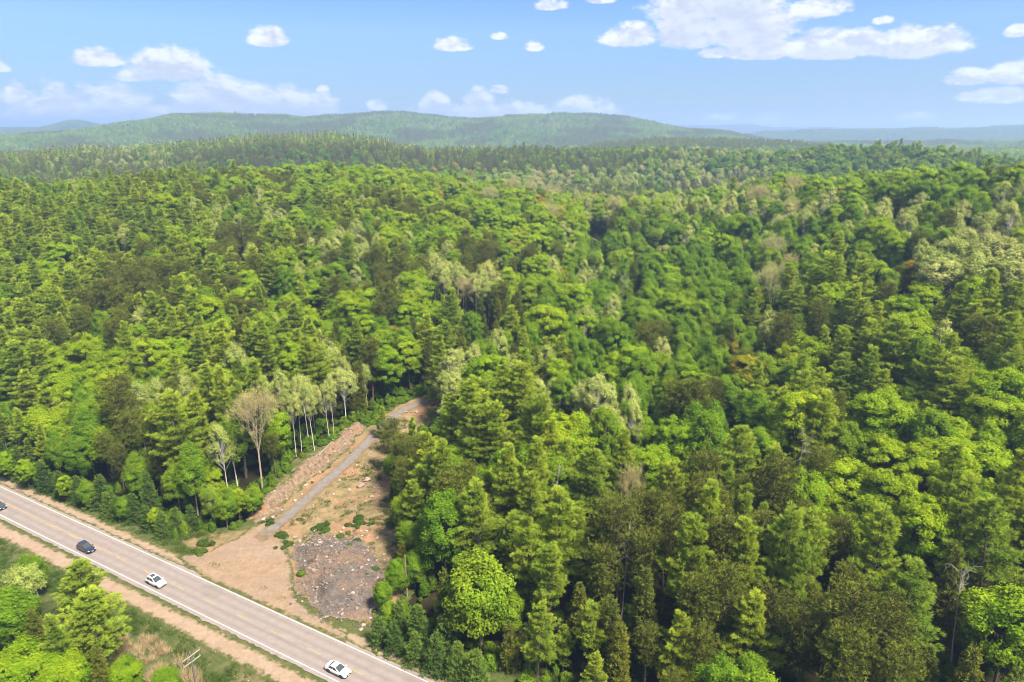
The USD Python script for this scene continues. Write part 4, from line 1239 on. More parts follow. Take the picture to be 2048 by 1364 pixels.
# clumps of crowns on the farthest ridges
N_ = 50000
th = g.uniform(-math.radians(40), math.radians(40), N_)
r = np.sqrt(g.uniform(3300 ** 2, 5700 ** 2, N_))
cx, cy = r * np.sin(th), r * np.cos(th)
cz = height(cx, cy)
for i in np.nonzero(~hidden(th, r, cz + 16))[0]:
    FAR.append(('maple' if g.uniform() < 0.4 else 'broadleaf' if g.uniform() < 0.6 else 'red_pine', cx[i], cy[i], cz[i], g.uniform(0.9, 1.5), g.uniform(0, 360)))

X, Y = np.array([t['x'] for t in TREES]), np.array([t['y'] for t in TREES])
Z = height(X, Y)
for t, z in zip(TREES, Z):
    t['z'] = float(z)

# ------------------------------------------------------------------ which trees show largest
idb = np.full((682, 1024), -1, int)
order = np.argsort([-math.hypot(t['x'], t['y']) for t in TREES])
yy, xx = np.mgrid[0:682, 0:1024]
for k in order:
    t = TREES[k]
    bx, by, dp = project(t['x'], t['y'], t['z'] + t['H'] * t['low'])
    tx, ty, _ = project(t['x'], t['y'], t['z'] + t['H'])
    cx0, w, top, bot = tx / 2, FPX * t['R'] / dp / 2, ty / 2, by / 2
    x0, x1, y0, y1 = int(max(0, cx0 - w)), int(min(1024, cx0 + w + 1)), int(max(0, top)), int(min(682, bot + 1))
    if x1 <= x0 or y1 <= y0:
        continue
    v = (yy[y0:y1, x0:x1] - top) / max(bot - top, 1)
    half = w * (np.clip(v * 1.25, 0, 1) if t['sp'] in ('white_pine', 'spruce', 'cedar') else np.sqrt(np.clip(1 - (2 * v - 1) ** 2, 0, 1))) * (0.25 if t['sp'] == 'dead' else 0.92)
    idb[y0:y1, x0:x1][np.abs(xx[y0:y1, x0:x1] - cx0) < half] = k
seen = np.bincount(idb[idb >= 0], minlength=len(TREES))
sx = np.bincount(idb[idb >= 0], weights=xx[idb >= 0], minlength=len(TREES)) / np.maximum(seen, 1)
sy = np.bincount(idb[idb >= 0], weights=yy[idb >= 0], minlength=len(TREES)) / np.maximum(seen, 1)

LOOK = dict(white_pine='feathery green white pine', red_pine='dark olive red pine', spruce='dark conical spruce', cedar='dark olive cedar', maple='bright yellow-green maple', orange_maple='orange-tinged maple',
            broadleaf='round mid-green broadleaf', aspen='pale silvery-green aspen', bare='tan budding leafless tree', birch='white-trunked birch', dead='bleached dead tree')
CAT = dict(white_pine='white pine', red_pine='red pine', spruce='spruce', cedar='cedar', maple='maple', orange_maple='maple', broadleaf='broadleaf tree', aspen='aspen', bare='bare tree', birch='birch', dead='dead tree')
NAME = dict(white_pine='white_pine', red_pine='red_pine', spruce='spruce_tree', cedar='cedar_tree', maple='maple_tree', orange_maple='orange_maple_tree', broadleaf='broadleaf_tree', aspen='aspen_tree', bare='bare_tree', birch='birch_tree', dead='dead_tree')
LIMIT = dict(white_pine=290, red_pine=240, spruce=120, cedar=120, maple=225, orange_maple=60, broadleaf=280, aspen=240, bare=90, birch=30, dead=40)
dk_, _ = _dk.query(np.stack([X, Y], 1))


def zone(t, i):
    l, s = ls(t['x'], t['y'])
    r, th = math.hypot(t['x'], t['y']), math.atan2(t['x'], t['y'])
    if s < 64:
        return 'on the near side of the road'
    if s < 92:
        return 'at the roadside'
    if dk_[i] < 16:
        return 'beside the driveway'
    ra = float(np.interp(th, TH, RA))
    if r > ra + 60:
        return 'across the valley'
    if r > ra - 50:
        return 'on the hilltop'
    return 'on the slope' if r > 230 else 'in the near wood'


chosen = []
for sp in LIMIT:
    ids = [k for k in np.argsort(-seen) if TREES[k]['sp'] == sp and (seen[k] >= 14 or TREES[k]['hero'] and seen[k] >= 4)]
    chosen += ids[:LIMIT[sp]]
SHORT = dict(white_pine='white pine', red_pine='red pine', spruce='spruce', cedar='cedar', maple='maple', orange_maple='orange maple', broadleaf='broadleaf', aspen='aspen', bare='bare tree', birch='birch', dead='dead tree')
ONES = 'zero one two three four five six seven eight nine ten eleven twelve thirteen fourteen fifteen sixteen seventeen eighteen nineteen'.split()
TENS = '- - twenty thirty forty fifty sixty seventy eighty ninety hundred'.split()


def spelt(n):
    n = int(round(n))
    return ONES[n] if n < 20 else TENS[n // 10] + (f'-{ONES[n % 10]}' if n % 10 else '')


def words_of(t):
    return len(t.replace(',', ' ').split())


P_ = np.stack([sx[chosen], sy[chosen]], 1)
_, near_ids = cKDTree(P_).query(P_, k=min(24, len(P_)))
forms = []
for a, k in enumerate(chosen):
    t = TREES[k]
    nb = {}
    for b in near_ids[a][1:]:
        dx, dy = P_[b] - P_[a]
        way = ('right' if dx > 0 else 'left') if abs(dx) > abs(dy) else ('below' if dy > 0 else 'above')
        nb.setdefault(way, SHORT[TREES[chosen[b]]['sp']])
    big = 'small ' if t['H'] < 10 else 'tall ' if t['H'] > 23.5 else ''
    A, Z = LOOK[t['sp']], zone(t, k)
    L, R, U, D = (nb.get(w) for w in ('left', 'right', 'above', 'below'))
    f = []
    for B in (big + A, A):
        if D:
            f.append(f'{B} {Z}, behind a {D}')
        if L and R:
            f.append(f'{B} {Z}, between {L} and {R}')
            if D:
                f.append(f'{B} {Z}, between {L} and {R}, behind {D}')
            if D and U:
                f.append(f'{B} between {L} and {R}, behind {D}, before {U}')
    f = [x for x in f if words_of(x) <= 16]
    place = f'{spelt(100 * sx[k] / 1024)} across, {spelt(100 * sy[k] / 682)} down the photo'
    last = [x for x in (f'{big}{A} {Z}, {place}', f'{A} {Z}, {place}') if words_of(x) <= 16]
    forms.append((f, last, f'{A} {Z}' + (f' behind {D}' if D else '')))
tally = {}
for f, last, _ in forms:
    for x in set(f) | set(last):
        tally[x] = tally.get(x, 0) + 1
given = set()
for a, k in enumerate(chosen):
    f, last, plainly = forms[a]
    t, grp = TREES[k], None
    lab = next((x for x in f if tally[x] == 1 and x not in given), None) or next((x for x in last if x not in given), None)
    if lab is None:
        lab, grp = plainly + ', like its neighbours', f"{SHORT[t['sp']]} trees alike {zone(t, k)}"
    given.add(lab)
    x = xf(fresh('/World', NAME[t['sp']]), (t['x'], t['y'], t['z'] - 0.1), t['rz'], t['sc'], (rng.normal(0, 1.8), rng.normal(0, 1.8)))
    x.GetPrim().GetReferences().AddInternalReference(t['model'])
    x.GetPrim().SetInstanceable(True)
    tag(x, lab, CAT[t['sp']], grp)
chosen = set(chosen)


def scatter(path, items, models, label, category):
    """items: (model index, x, y, z, scale, turn)."""
    pi = UsdGeom.PointInstancer.Define(stage, path)
    for k, m in enumerate(models):
        stage.DefinePrim(f'{path}/kind_{k + 1}').GetReferences().AddInternalReference(m)
    pi.CreatePrototypesRel().SetTargets([f'{path}/kind_{k + 1}' for k in range(len(models))])
    a = np.array([(i[0], i[1], i[2], i[3], i[5]) for i in items], float)
    sc = np.array([i[4] if np.ndim(i[4]) else (i[4],) * 3 for i in items], np.float32)
    pi.CreatePositionsAttr(Vt.Vec3fArray.FromNumpy(a[:, 1:4].astype(np.float32)))
    pi.CreateProtoIndicesAttr(Vt.IntArray.FromNumpy(a[:, 0].astype(np.int32)))
    pi.CreateScalesAttr(Vt.Vec3fArray.FromNumpy(sc))
    h = np.radians(a[:, 4]) / 2
    pi.CreateOrientationsAttr(Vt.QuathArray([Gf.Quath(float(math.cos(q)), Gf.Vec3h(0, 0, float(math.sin(q)))) for q in h]))
    tag(pi, label, category, kind='stuff')
    return pi


PLURAL = dict(white_pine='white pines', red_pine='red pines', spruce='spruces', cedar='cedars', maple='yellow-green maples', orange_maple='orange-tinged maples', broadleaf='mid-green broadleaf trees', aspen='pale aspens', bare='leafless budding trees', birch='white-trunked birches', dead='bleached dead trees')
rest = {}
for k, t in enumerate(TREES):
    if k not in chosen:
        rest.setdefault(t['sp'], []).append(t)
for sp, ts in rest.items():
    ms = sorted({t['model'] for t in ts})
    scatter(f'/World/{NAME[sp]}_wood', [(ms.index(t['model']), t['x'], t['y'], t['z'] - 0.1, t['sc'], t['rz']) for t in ts], ms, f'mass of {PLURAL[sp]} standing between and beyond the single ones', 'wood')
by = {}
for f in FAR:
    by.setdefault(f[0], []).append(f)
for sp, fs in by.items():
    ms = [m[0] for m in KIND[sp]['far']]
    scatter(f'/World/{NAME[sp]}_hill_forest', [(k % len(ms), f[1], f[2], f[3], f[4], f[5]) for k, f in enumerate(fs)], ms, f'far-off hills under {PLURAL[sp]} fading into the haze', 'forest')
print('trees', N_NEAR, N_MID - N_NEAR, len(FAR), 'single', len(chosen))

# ------------------------------------------------------------------ vehicles
M_RUBBER = plain('tyre_rubber', (0.02, 0.02, 0.021), 0.8, 0.3)
M_RIM = plain('alloy_rim', (0.45, 0.45, 0.46), 0.35, 0.5, metallic=0.8)
M_DARKRIM = plain('dark_rim', (0.10, 0.10, 0.105), 0.4, 0.5, metallic=0.6)
M_GLASS = plain('car_glass', (0.035, 0.045, 0.045), 0.06, 0.8, coat_weight=0.6)
M_TRIM = plain('black_trim', (0.02, 0.02, 0.02), 0.5)
M_LAMP = plain('headlamp_lens', (0.62, 0.64, 0.66), 0.12, 0.6)
M_TAIL = plain('tail_lamp', (0.30, 0.012, 0.012), 0.2, 0.6)
M_PLATE = plain('plate_white', (0.62, 0.62, 0.60), 0.5)
M_CHROME = plain('chrome', (0.6, 0.6, 0.6), 0.2, 0.5, metallic=1.0)
PAINT = {k: plain(f'{k}_car_paint', c, 0.28, 0.5, coat_weight=1.0, coat_roughness=0.06, **kw) for k, c, kw in
         (('white', (0.62, 0.62, 0.60), {}), ('navy', (0.010, 0.014, 0.030), {}), ('graphite', (0.055, 0.065, 0.080), dict(metallic=0.5)))}


def loft(stations):
    """Closed body from cross-sections (x, bottom, top, half width)."""
    prof, v = [], []
    for x, zb, zt, hw in stations:
        half = [(0.0, zb), (0.84 * hw, zb), (0.965 * hw, zb + 0.10), (hw, zb + 0.45 * (zt - zb)), (0.985 * hw, zt - 0.16), (0.93 * hw, zt - 0.045), (0.80 * hw, zt), (0.0, zt + 0.035)]
        ring = half + [(-y, z) for y, z in half[-2:0:-1]]
        v += [(x, y, z) for y, z in ring]
        n = len(ring)
    f = []
    for i in range(len(stations) - 1):
        for j in range(n):
            a, b = i * n + j, i * n + (j + 1) % n
            f += [(a, b, b + n), (a, b + n, a + n)]
    for i, o in ((0, 1), (len(stations) - 1, 0)):
        c = len(v)
        ring = np.array(v[i * n:(i + 1) * n])
        v.append(tuple(ring.mean(0)))
        f += [(i * n + (j + 1) % n, i * n + j, c) if o else (i * n + j, i * n + (j + 1) % n, c) for j in range(n)]
    f = np.array(f)
    return np.array(v), f[:, ::-1]


def pane(a, b, c, d, inset=(0.06, 0.06, 0.06, 0.06), out=0.012):
    """A glass plate on the quad a b c d (counter-clockwise seen from outside), inset from its left, right, lower and upper edges."""
    a, b, c, d = map(np.array, (a, b, c, d))
    n = unit(np.cross(b - a, d - a)) * out
    q = lambda u, w: (a * (1 - u) + b * u) * (1 - w) + (d * (1 - u) + c * u) * w + n
    u0, u1, w0, w1 = inset[0], 1 - inset[1], inset[2], 1 - inset[3]
    p = np.array([q(u0, w0), q(u1, w0), q(u1, w1), q(u0, w1)])
    return np.vstack([p, p - n * 1.6]), np.array([[0, 1, 2], [0, 2, 3], [4, 6, 5], [4, 7, 6], [0, 5, 1], [0, 4, 5], [1, 6, 2], [1, 5, 6], [2, 7, 3], [2, 6, 7], [3, 4, 0], [3, 7, 4]])


def make_car(name, label, category, l, s, paint, L=4.6, Wd=1.84, H=1.66, belt=0.98, hood=0.95, boot=None, wind=(0.95, 0.30), back=(-1.98, -1.60), sunroof=False, rim=None, rails=False):
    x, y = xy(l, s)
    root = xf(fresh('/World', name), (x, y, 0.232), -28.97)
    tag(root, label, category)
    P = str(root.GetPath())
    hw, f, r = Wd / 2, L / 2, -L / 2
    bz = boot or belt
    st = [(r, 0.46, bz - 0.18, hw * 0.80), (r + 0.05, 0.36, bz - 0.06, hw * 0.90), (r + 0.22, 0.27, bz + 0.0, hw * 0.965), (r + 0.6, 0.22, bz + 0.02, hw), (-0.6, 0.20, belt + 0.01, hw), (wind[0] - 0.1, 0.20, belt, hw),
          (wind[0] + 0.3, 0.20, hood, hw * 0.995), (f - 0.55, 0.21, hood - 0.055, hw * 0.975), (f - 0.22, 0.24, hood - 0.13, hw * 0.92), (f - 0.06, 0.31, hood - 0.23, hw * 0.84), (f, 0.40, hood - 0.33, hw * 0.74)]
    zr, zb = H - 0.05, belt - 0.03
    b = [(back[0], hw * 0.90, zb), (back[0], -hw * 0.90, zb), (wind[0], -hw * 0.90, zb), (wind[0], hw * 0.90, zb)]
    t = [(back[1], hw * 0.70, zr), (back[1], -hw * 0.70, zr), (wind[1] - 0.42, -hw * 0.70, zr), (wind[1] - 0.42, hw * 0.70, zr)]
    cab = np.array(b + t)
    m0, m1 = (back[1] + wind[1] - 0.42) / 2, (back[1] + wind[1] - 0.42) / 2
    crown = np.array([(back[1] + 0.1, 0, H - 0.01), (wind[1] - 0.55, 0, H - 0.005)])
    v = np.vstack([cab, crown])
    fc = [(0, 4, 5), (0, 5, 1), (1, 5, 6), (1, 6, 2), (2, 6, 7), (2, 7, 3), (3, 7, 4), (3, 4, 0), (4, 8, 5), (5, 8, 9), (5, 9, 6), (6, 9, 7), (7, 9, 8), (7, 8, 4)]
    put(f'{P}/body', join([loft(st), (v, np.array(fc))]), PAINT[paint], smooth=38)
    put(f'{P}/windscreen', pane(v[2], v[3], v[7], v[6], (0.05, 0.05, 0.05, 0.06)), M_GLASS)
    put(f'{P}/rear_window', pane(v[0], v[1], v[5], v[4], (0.08, 0.08, 0.22, 0.10)), M_GLASS)
    for sd in (1, -1):
        if sd < 0:
            B0, B1, T1, T0 = v[1], v[2], v[6], v[5]
            q = lambda u, w: (B0 * (1 - u) + B1 * u) * (1 - w) + (T0 * (1 - u) + T1 * u) * w
            spans = ((0.05, 0.47), (0.50, 0.90))
            for u0, u1 in spans:
                put(fresh(P, 'side_window'), pane(q(u0, 0.10), q(u1, 0.10), q(min(u1, 0.93), 0.90), q(u0 + 0.01, 0.90), (0, 0, 0, 0)), M_GLASS)
        else:
            B0, B1, T1, T0 = v[3], v[0], v[4], v[7]
            q = lambda u, w: (B0 * (1 - u) + B1 * u) * (1 - w) + (T0 * (1 - u) + T1 * u) * w
            for u0, u1 in ((0.10, 0.50), (0.53, 0.95)):
                put(fresh(P, 'side_window'), pane(q(u0, 0.10), q(u1, 0.10), q(u1, 0.90), q(max(u0, 0.07), 0.90), (0, 0, 0, 0)), M_GLASS)
        put(fresh(P, 'wing_mirror'), box(wind[0] - 0.12, sd * (hw + 0.09), belt + 0.06, 0.16, 0.22, 0.15), PAINT[paint])
        put(fresh(P, 'sill_trim'), box(0.0, sd * (hw - 0.005), 0.25, L * 0.46, 0.06, 0.12), M_TRIM)
        hl = trimesh.creation.icosphere(2, 1.0)
        put(fresh(P, 'headlight'), (np.array(hl.vertices) * (0.22, 0.17, 0.075) + (f - 0.27, sd * hw * 0.72, hood - 0.21), np.array(hl.faces)), M_LAMP, smooth=True)
        put(fresh(P, 'tail_light'), box(r + 0.06, sd * hw * 0.74, bz - 0.17, 0.14, 0.30, 0.15), M_TAIL)
        if rails:
            put(fresh(P, 'roof_rail'), tube(np.array([(back[1] + 0.2, sd * hw * 0.64, H - 0.03), (back[1] + 0.35, sd * hw * 0.64, H + 0.035), (wind[1] - 0.75, sd * hw * 0.64, H + 0.035), (wind[1] - 0.6, sd * hw * 0.64, H - 0.03)]), 0.025, 6), M_CHROME)
        for wx in (f - 0.90, r + 0.92):
            wp = fresh(P, 'wheel')
            UsdGeom.Xform.Define(stage, wp)
            R, w = 0.345, 0.23
            c = trimesh.creation.annulus(0.20, R, w, sections=26)
            v_ = np.array(c.vertices)[:, [0, 2, 1]]
            put(f'{wp}/tyre', (v_ + (wx, sd * (hw - 0.09), R), np.array(c.faces)[:, ::-1]), M_RUBBER, smooth=35)
            spokes = []
            for k in range(5):
                bm = np.array(trimesh.creation.box([0.20, 0.03, 0.06]).vertices) + (0.10, 0, 0)
                ca, sa = math.cos(k * 2 * PI / 5), math.sin(k * 2 * PI / 5)
                bm = np.stack([bm[:, 0] * ca - bm[:, 2] * sa, bm[:, 1], bm[:, 0] * sa + bm[:, 2] * ca], 1)
                spokes.append((bm + (wx, sd * (hw + 0.012), R), np.array(trimesh.creation.box([1, 1, 1]).faces)))
            dk = trimesh.creation.cylinder(0.21, 0.10, sections=22)
            spokes.append((np.array(dk.vertices)[:, [0, 2, 1]] + (wx, sd * (hw - 0.05), R), np.array(dk.faces)[:, ::-1]))
            put(f'{wp}/rim', join(spokes), rim or M_RIM, smooth=30)
            ar = []
            for k in range(13):
                a = PI * (k / 12) * 1.0
                ar.append((wx + 0.40 * math.cos(a), sd * (hw - 0.015), R + 0.40 * math.sin(a) - 0.02))
            put(fresh(P, 'wheel_arch'), tube(np.array(ar), 0.045, 6), M_TRIM, smooth=True)
    put(f'{P}/grille', box(f - 0.05, 0, hood - 0.33, 0.14, hw * 0.90, 0.16), M_TRIM)
    put(f'{P}/lower_intake', box(f - 0.09, 0, 0.36, 0.20, hw * 1.25, 0.13), M_TRIM)
    put(f'{P}/licence_plate', box(f + 0.03, 0, hood - 0.44, 0.03, 0.34, 0.13), M_PLATE)
    for k in (-1, 1):
        put(fresh(P, 'wiper'), tube(np.array([v[2 if k < 0 else 3] * [1, 0.45, 1] + (0.05, 0, 0.05), v[2 if k < 0 else 3] * [1, 0.45, 1] + (-0.12, 0.42 * 1, 0.16)]), 0.012, 4), M_TRIM)
    if sunroof:
        put(f'{P}/sunroof', pane((wind[1] - 1.65, hw * 0.46, H - 0.012), (wind[1] - 1.65, -hw * 0.46, H - 0.012), (wind[1] - 0.62, -hw * 0.46, H - 0.004), (wind[1] - 0.62, hw * 0.46, H - 0.004), (0, 0, 0, 0), 0.014), M_GLASS)


def at_px(px, py):
    x, y = pix(px, py)
    return ls(x[0], y[0])


for nm, lab, cat, px, py, kw in (
        ('white_suv', 'white SUV with a dark glass sunroof driving toward the driveway mouth', 'car', 311, 1171, dict(paint='white', L=4.55, H=1.68, sunroof=True, rim=M_DARKRIM)),
        ('black_suv', 'navy black SUV with chrome roof rails behind the white SUV', 'car', 171, 1103, dict(paint='navy', L=4.65, H=1.70, rails=True, sunroof=False)),
        ('white_sedan', 'low white sedan furthest ahead down the road, by the bottom verge', 'car', 676, 1347, dict(paint='white', L=4.6, Wd=1.80, H=1.42, belt=0.90, hood=0.86, boot=0.96, wind=(1.02, 0.32), back=(-1.85, -0.98), rim=M_DARKRIM)),
        ('grey_sedan', 'graphite grey car entering at the frame edge, last in the line of cars', 'car', -4, 1018, dict(paint='graphite', L=4.6, Wd=1.82, H=1.46, belt=0.92, hood=0.88, boot=0.98, wind=(1.0, 0.30), back=(-1.95, -1.25)))):
    l_, s_ = at_px(px, py)
    make_car(nm, lab, cat, l_, 66.98, **kw)

# ------------------------------------------------------------------ poles and wires
M_POLE = bark_material('weathered_pole', (0.17, 0.145, 0.115), (0.09, 0.078, 0.062), 2.0)
M_POLE2 = bark_material('tan_pole', (0.30, 0.22, 0.13), (0.19, 0.125, 0.07), 2.0)
M_ARM = plain('pale_crossarm', (0.30, 0.28, 0.21), 0.7, 0.3, vary=0.2)
M_INS = plain('insulator_glaze', (0.24, 0.26, 0.22), 0.3, 0.5)
M_WIRE = plain('bright_wire', (0.16, 0.17, 0.14), 0.4, 0.5, metallic=0.5)
M_CABLE = plain('dark_cable', (0.03, 0.03, 0.03), 0.6)
px_, py_ = pix(380, 1306, 10.8, height)
pl, psn = ls(px_[0], py_[0])
gz_ = float(height(px_[0], py_[0]))
ZT = gz_ + 10.8
pole = xf('/World/utility_pole')
tag(pole, 'dark wooden utility pole with two pale crossarms above the roadside grass', 'utility pole')
put('/World/utility_pole/pole', tube(np.array([(px_[0], py_[0], gz_ - 1.5), (px_[0] + 0.05, py_[0], ZT - 4), (px_[0], py_[0], ZT)]), [0.17, 0.145, 0.12], 10), M_POLE, smooth=40)
put('/World/utility_pole/pole_cap', tube(np.array([(px_[0], py_[0], ZT), (px_[0], py_[0], ZT + 0.35)]), [0.06, 0.05], 8), M_INS, smooth=40)
ends = []
for dz, half in ((0.45, 1.55), (1.55, 1.5)):
    a, b = np.array(xy(pl + 0.12, psn - half)), np.array(xy(pl + 0.12, psn + half))
    arm = trimesh.creation.box([0.11, 2 * half, 0.13])
    c, s_ = LC, -LS
    v_ = np.array(arm.vertices)
    v_ = np.stack([v_[:, 0] * LC + v_[:, 1] * LS, -v_[:, 0] * LS + v_[:, 1] * LC, v_[:, 2]], 1) + (np.r_[(a + b) / 2, ZT - dz])
    ap = fresh('/World/utility_pole', 'crossarm')
    UsdGeom.Xform.Define(stage, ap)
    put(f'{ap}/beam', (v_, np.array(arm.faces)), M_ARM)
    for k, u in enumerate((-1, 1) if dz < 1 else (-1, 0.28, 1)):
        p = np.array(xy(pl + 0.12, psn + u * (half - 0.08)))
        q = np.array([(p[0], p[1], ZT - dz + 0.06), (p[0], p[1], ZT - dz + 0.2), (p[0], p[1], ZT - dz + 0.34), (p[0], p[1], ZT - dz + 0.46)])
        put(fresh(ap, 'insulator'), tube(q, [0.03, 0.06, 0.075, 0.045], 8), M_INS, smooth=40)
        ends.append((u * (half - 0.08), ZT - dz + 0.46))
    if dz < 1:
        bp = [(np.array([*xy(pl + 0.1, psn + u * 0.9), ZT - dz]), np.array([*xy(pl + 0.1, psn), ZT - dz - 0.75])) for u in (-1, 1)]
        for p0, p1 in bp:
            put(fresh(ap, 'brace'), tube(np.array([p0, p1]), 0.022, 5), M_ARM)


def wire(name, label, l0, l1, s, z0, zm, r, material, lm=None):
    lm = lm if lm is not None else (l0 + l1) / 2
    l = np.linspace(l0, l1, 25)
    t = (l - l0) / (l1 - l0)
    z = z0 + (zm - z0) * 4 * t * (1 - t)
    x, y = xy(l, s)
    tag(put(fresh('/World', name), tube(np.stack([x, y, z], 1), r, 5), material, smooth=True), label, 'wire')


WHICH = ['upper wire on the road side', 'upper wire on the wood side', 'lower wire on the wood side', 'short inner lower wire', 'lower wire on the road side']
for k, (ds, z) in enumerate(ends):
    nm = ('upper' if k < 2 else 'lower') + (' outer' if ds < -0.5 else ' roadward' if ds > 1 else ' middle')
    wire('power_wire', f'thin {nm} wire strung on from the twin-armed utility pole over roadside grass', pl, pl + 62, psn + ds, z, z - 0.9, 0.008, M_WIRE)
    wire('power_wire', f'thin {nm} wire strung back from the twin-armed utility pole past the pines', pl - 62, pl, psn + ds, z, z - 0.9, 0.008, M_WIRE)
sx_, sy_ = pix(810, 1112, 9.2, height)
sl, ss = ls(sx_[0], sy_[0])
sg = float(height(sx_[0], sy_[0]))
tag(put('/World/wooden_pole', tube(np.array([(sx_[0], sy_[0], sg - 1), (sx_[0], sy_[0], sg + 5), (sx_[0], sy_[0], sg + 9.2)]), [0.15, 0.13, 0.115], 10), M_POLE2, smooth=40), 'bare tan wooden pole at the edge of the wood beside the rubble', 'pole')
for dz in (2.6, 3.0):
    wire('overhead_cable', f'dark {"upper" if dz < 2.8 else "lower"} cable crossing above the driveway mouth to the tan pole', sl - 62, sl, ss, sg + 9.2 - dz, sg + 8.5 - dz, 0.018, M_CABLE)
    wire('overhead_cable', f'dark {"upper" if dz < 2.8 else "lower"} cable running from the tan pole into the near wood', sl, sl + 62, ss, sg + 9.2 - dz, sg + 8.5 - dz, 0.018, M_CABLE)


# ------------------------------------------------------------------ rocks
def rock_material(name, stops):
    N = Nodes()
    info = N.add('object_info')
    pos = N.add('texture_coordinate', 'object')
    col = N.ramp(N.math('add', N.math('multiply', Ref(f'{info}.random'), 0.6), N.math('multiply', N.noise(pos, 1.6, 4), 0.45), clamp=True), stops)
    nrm = N.add('bump', 'normal', height=N.noise(pos, 5, 4, 0.7), strength=0.6, distance=0.08)
    return N.make(name, N.add('principled_bsdf', 'BSDF', base_color=col, roughness=0.85, specular_ior_level=0.3, normal=nrm))


M_PALE = rock_material('pale_granite', [(0, (0.22, 0.165, 0.12)), (0.5, (0.30, 0.24, 0.18)), (1, (0.38, 0.32, 0.26))])
M_PINK = rock_material('pink_granite', [(0, (0.20, 0.125, 0.092)), (0.5, (0.27, 0.185, 0.145)), (1, (0.34, 0.25, 0.21))])
M_GREY = rock_material('broken_stone', [(0, (0.058, 0.048, 0.041)), (0.45, (0.108, 0.088, 0.074)), (0.75, (0.16, 0.13, 0.107)), (1, (0.25, 0.205, 0.165))])


def rock(seed, sub=2, flat=0.65, rough=0.5):
    m = trimesh.creation.icosphere(sub, 1.0)
    v = np.array(m.vertices)
    gg = np.random.default_rng(seed)
    for k in range(7):                                   # broken faces
        n = unit(gg.normal(size=3))
        d = gg.uniform(0.55, 0.9)
        over = np.maximum(v @ n - d, 0)
        v = v - over[:, None] * n
    v = v * (1 + rough * (meshkit.fbm(v * 1.4 + seed * 5 + 60, 3, seed) - 0.5))[:, None] * gg.uniform(0.75, 1.2, 3) * (1, 1, flat)
    return v, np.array(m.faces)


BOULDERS = {
    'up the soil bank left of the driveway': [('pale', 546, 1036, .55), ('pale', 527, 1040, .6), ('pale', 564, 1022, .5), ('pink', 574, 1000, .45), ('pale', 590, 1003, .6), ('pale', 604, 990, .45), ('pale', 612, 972, .5), ('pink', 626, 964, .45), ('pale', 640, 946, .5), ('pale', 655, 926, .45),
                                              ('pink', 668, 905, .45), ('pale', 690, 890, .4), ('pink', 703, 868, .5)],
    'along the top edge of the rubble': [('grey', 572, 1078, .6), ('pale', 583, 1086, .55), ('pink', 590, 1076, .6), ('pale', 600, 1084, .7), ('pink', 611, 1074, .5), ('pale', 606, 1093, .6), ('pink', 622, 1086, .55), ('grey', 661, 1088, .6), ('pale', 670, 1076, .55), ('pale', 681, 1066, .6), ('grey', 668, 1096, .6), ('pale', 687, 1058, .5), ('pale', 733, 1064, .5), ('pink', 702, 1085, .5)],
    'on the cleared slope right of the driveway': [('pink', 722, 974, 1.3), ('pale', 700, 982, 1.0), ('pink', 734, 962, 1.0), ('pale', 679, 962, .45), ('pale', 668, 990, .4), ('pink', 744, 995, .7), ('pale', 705, 946, .4), ('pale', 755, 1078, .5)],
    'at the bottom of the rubble by the verge': [('pale', 728, 1252, .6), ('pink', 690, 1226, .6), ('pale', 741, 1140, .45), ('pale', 722, 1262, .5), ('pink', 676, 1222, .5), ('grey', 582, 1210, .45)],
    'above the driveway bend': [('pink', 812, 826, .8), ('pale', 833, 826, .8), ('pink', 800, 834, .6), ('pale', 800, 798, .7), ('pink', 790, 862, .6)],
}
ORD = 'first second third fourth fifth sixth seventh eighth ninth tenth eleventh twelfth thirteenth fourteenth'.split()
RM = dict(pale=M_PALE, pink=M_PINK, grey=M_GREY)
k_ = 0
for where, items in BOULDERS.items():
    count = {}
    for kind, bx_, by_, size in sorted(items, key=lambda q: float(ls(*pix(q[1], q[2], 0.0, height))[1][0])):
        k_ += 1
        x, y = pix(bx_, by_, 0.0, height)
        size = size * 0.8
        v_, f_ = rock(500 + k_, 2, 0.6)
        gg = np.random.default_rng(k_)
        a = gg.uniform(0, 6.28)
        v_ = v_ * size * gg.uniform(0.85, 1.25)
        v_ = np.stack([v_[:, 0] * math.cos(a) - v_[:, 1] * math.sin(a), v_[:, 0] * math.sin(a) + v_[:, 1] * math.cos(a), v_[:, 2]], 1)
        p = fresh('/World', 'boulder')
        m = put(p, (v_, f_), RM[kind], smooth=25)
        UsdGeom.Xformable(m).AddTranslateOp().Set(Gf.Vec3d(float(x[0]), float(y[0]), float(height(x[0], y[0])) + 0.2 + size * 0.2))
        n = count.get(kind, 0)
        count[kind] = n + 1
        tag(m, f'{ORD[n]} {kind} boulder from the road, {where}', 'boulder')

ROCKS = []
for k in range(6):
    path = f'/World/tree_models/stone_{k + 1}'
    put(path, rock(600 + k, 1, 0.7, 0.6), M_GREY if k < 3 else M_PINK if k < 4 else M_PALE, smooth=20)
    ROCKS.append(path)


def sow(n, bounds, test, seed):
    gg = np.random.default_rng(seed)
    L, S = gg.uniform(bounds[0], bounds[1], n), gg.uniform(bounds[2], bounds[3], n)
    x, y = xy(L, S)
    d = test(L, S, x, y)
    k = gg.uniform(0, 1, n) < d
    return x[k], y[k], gg


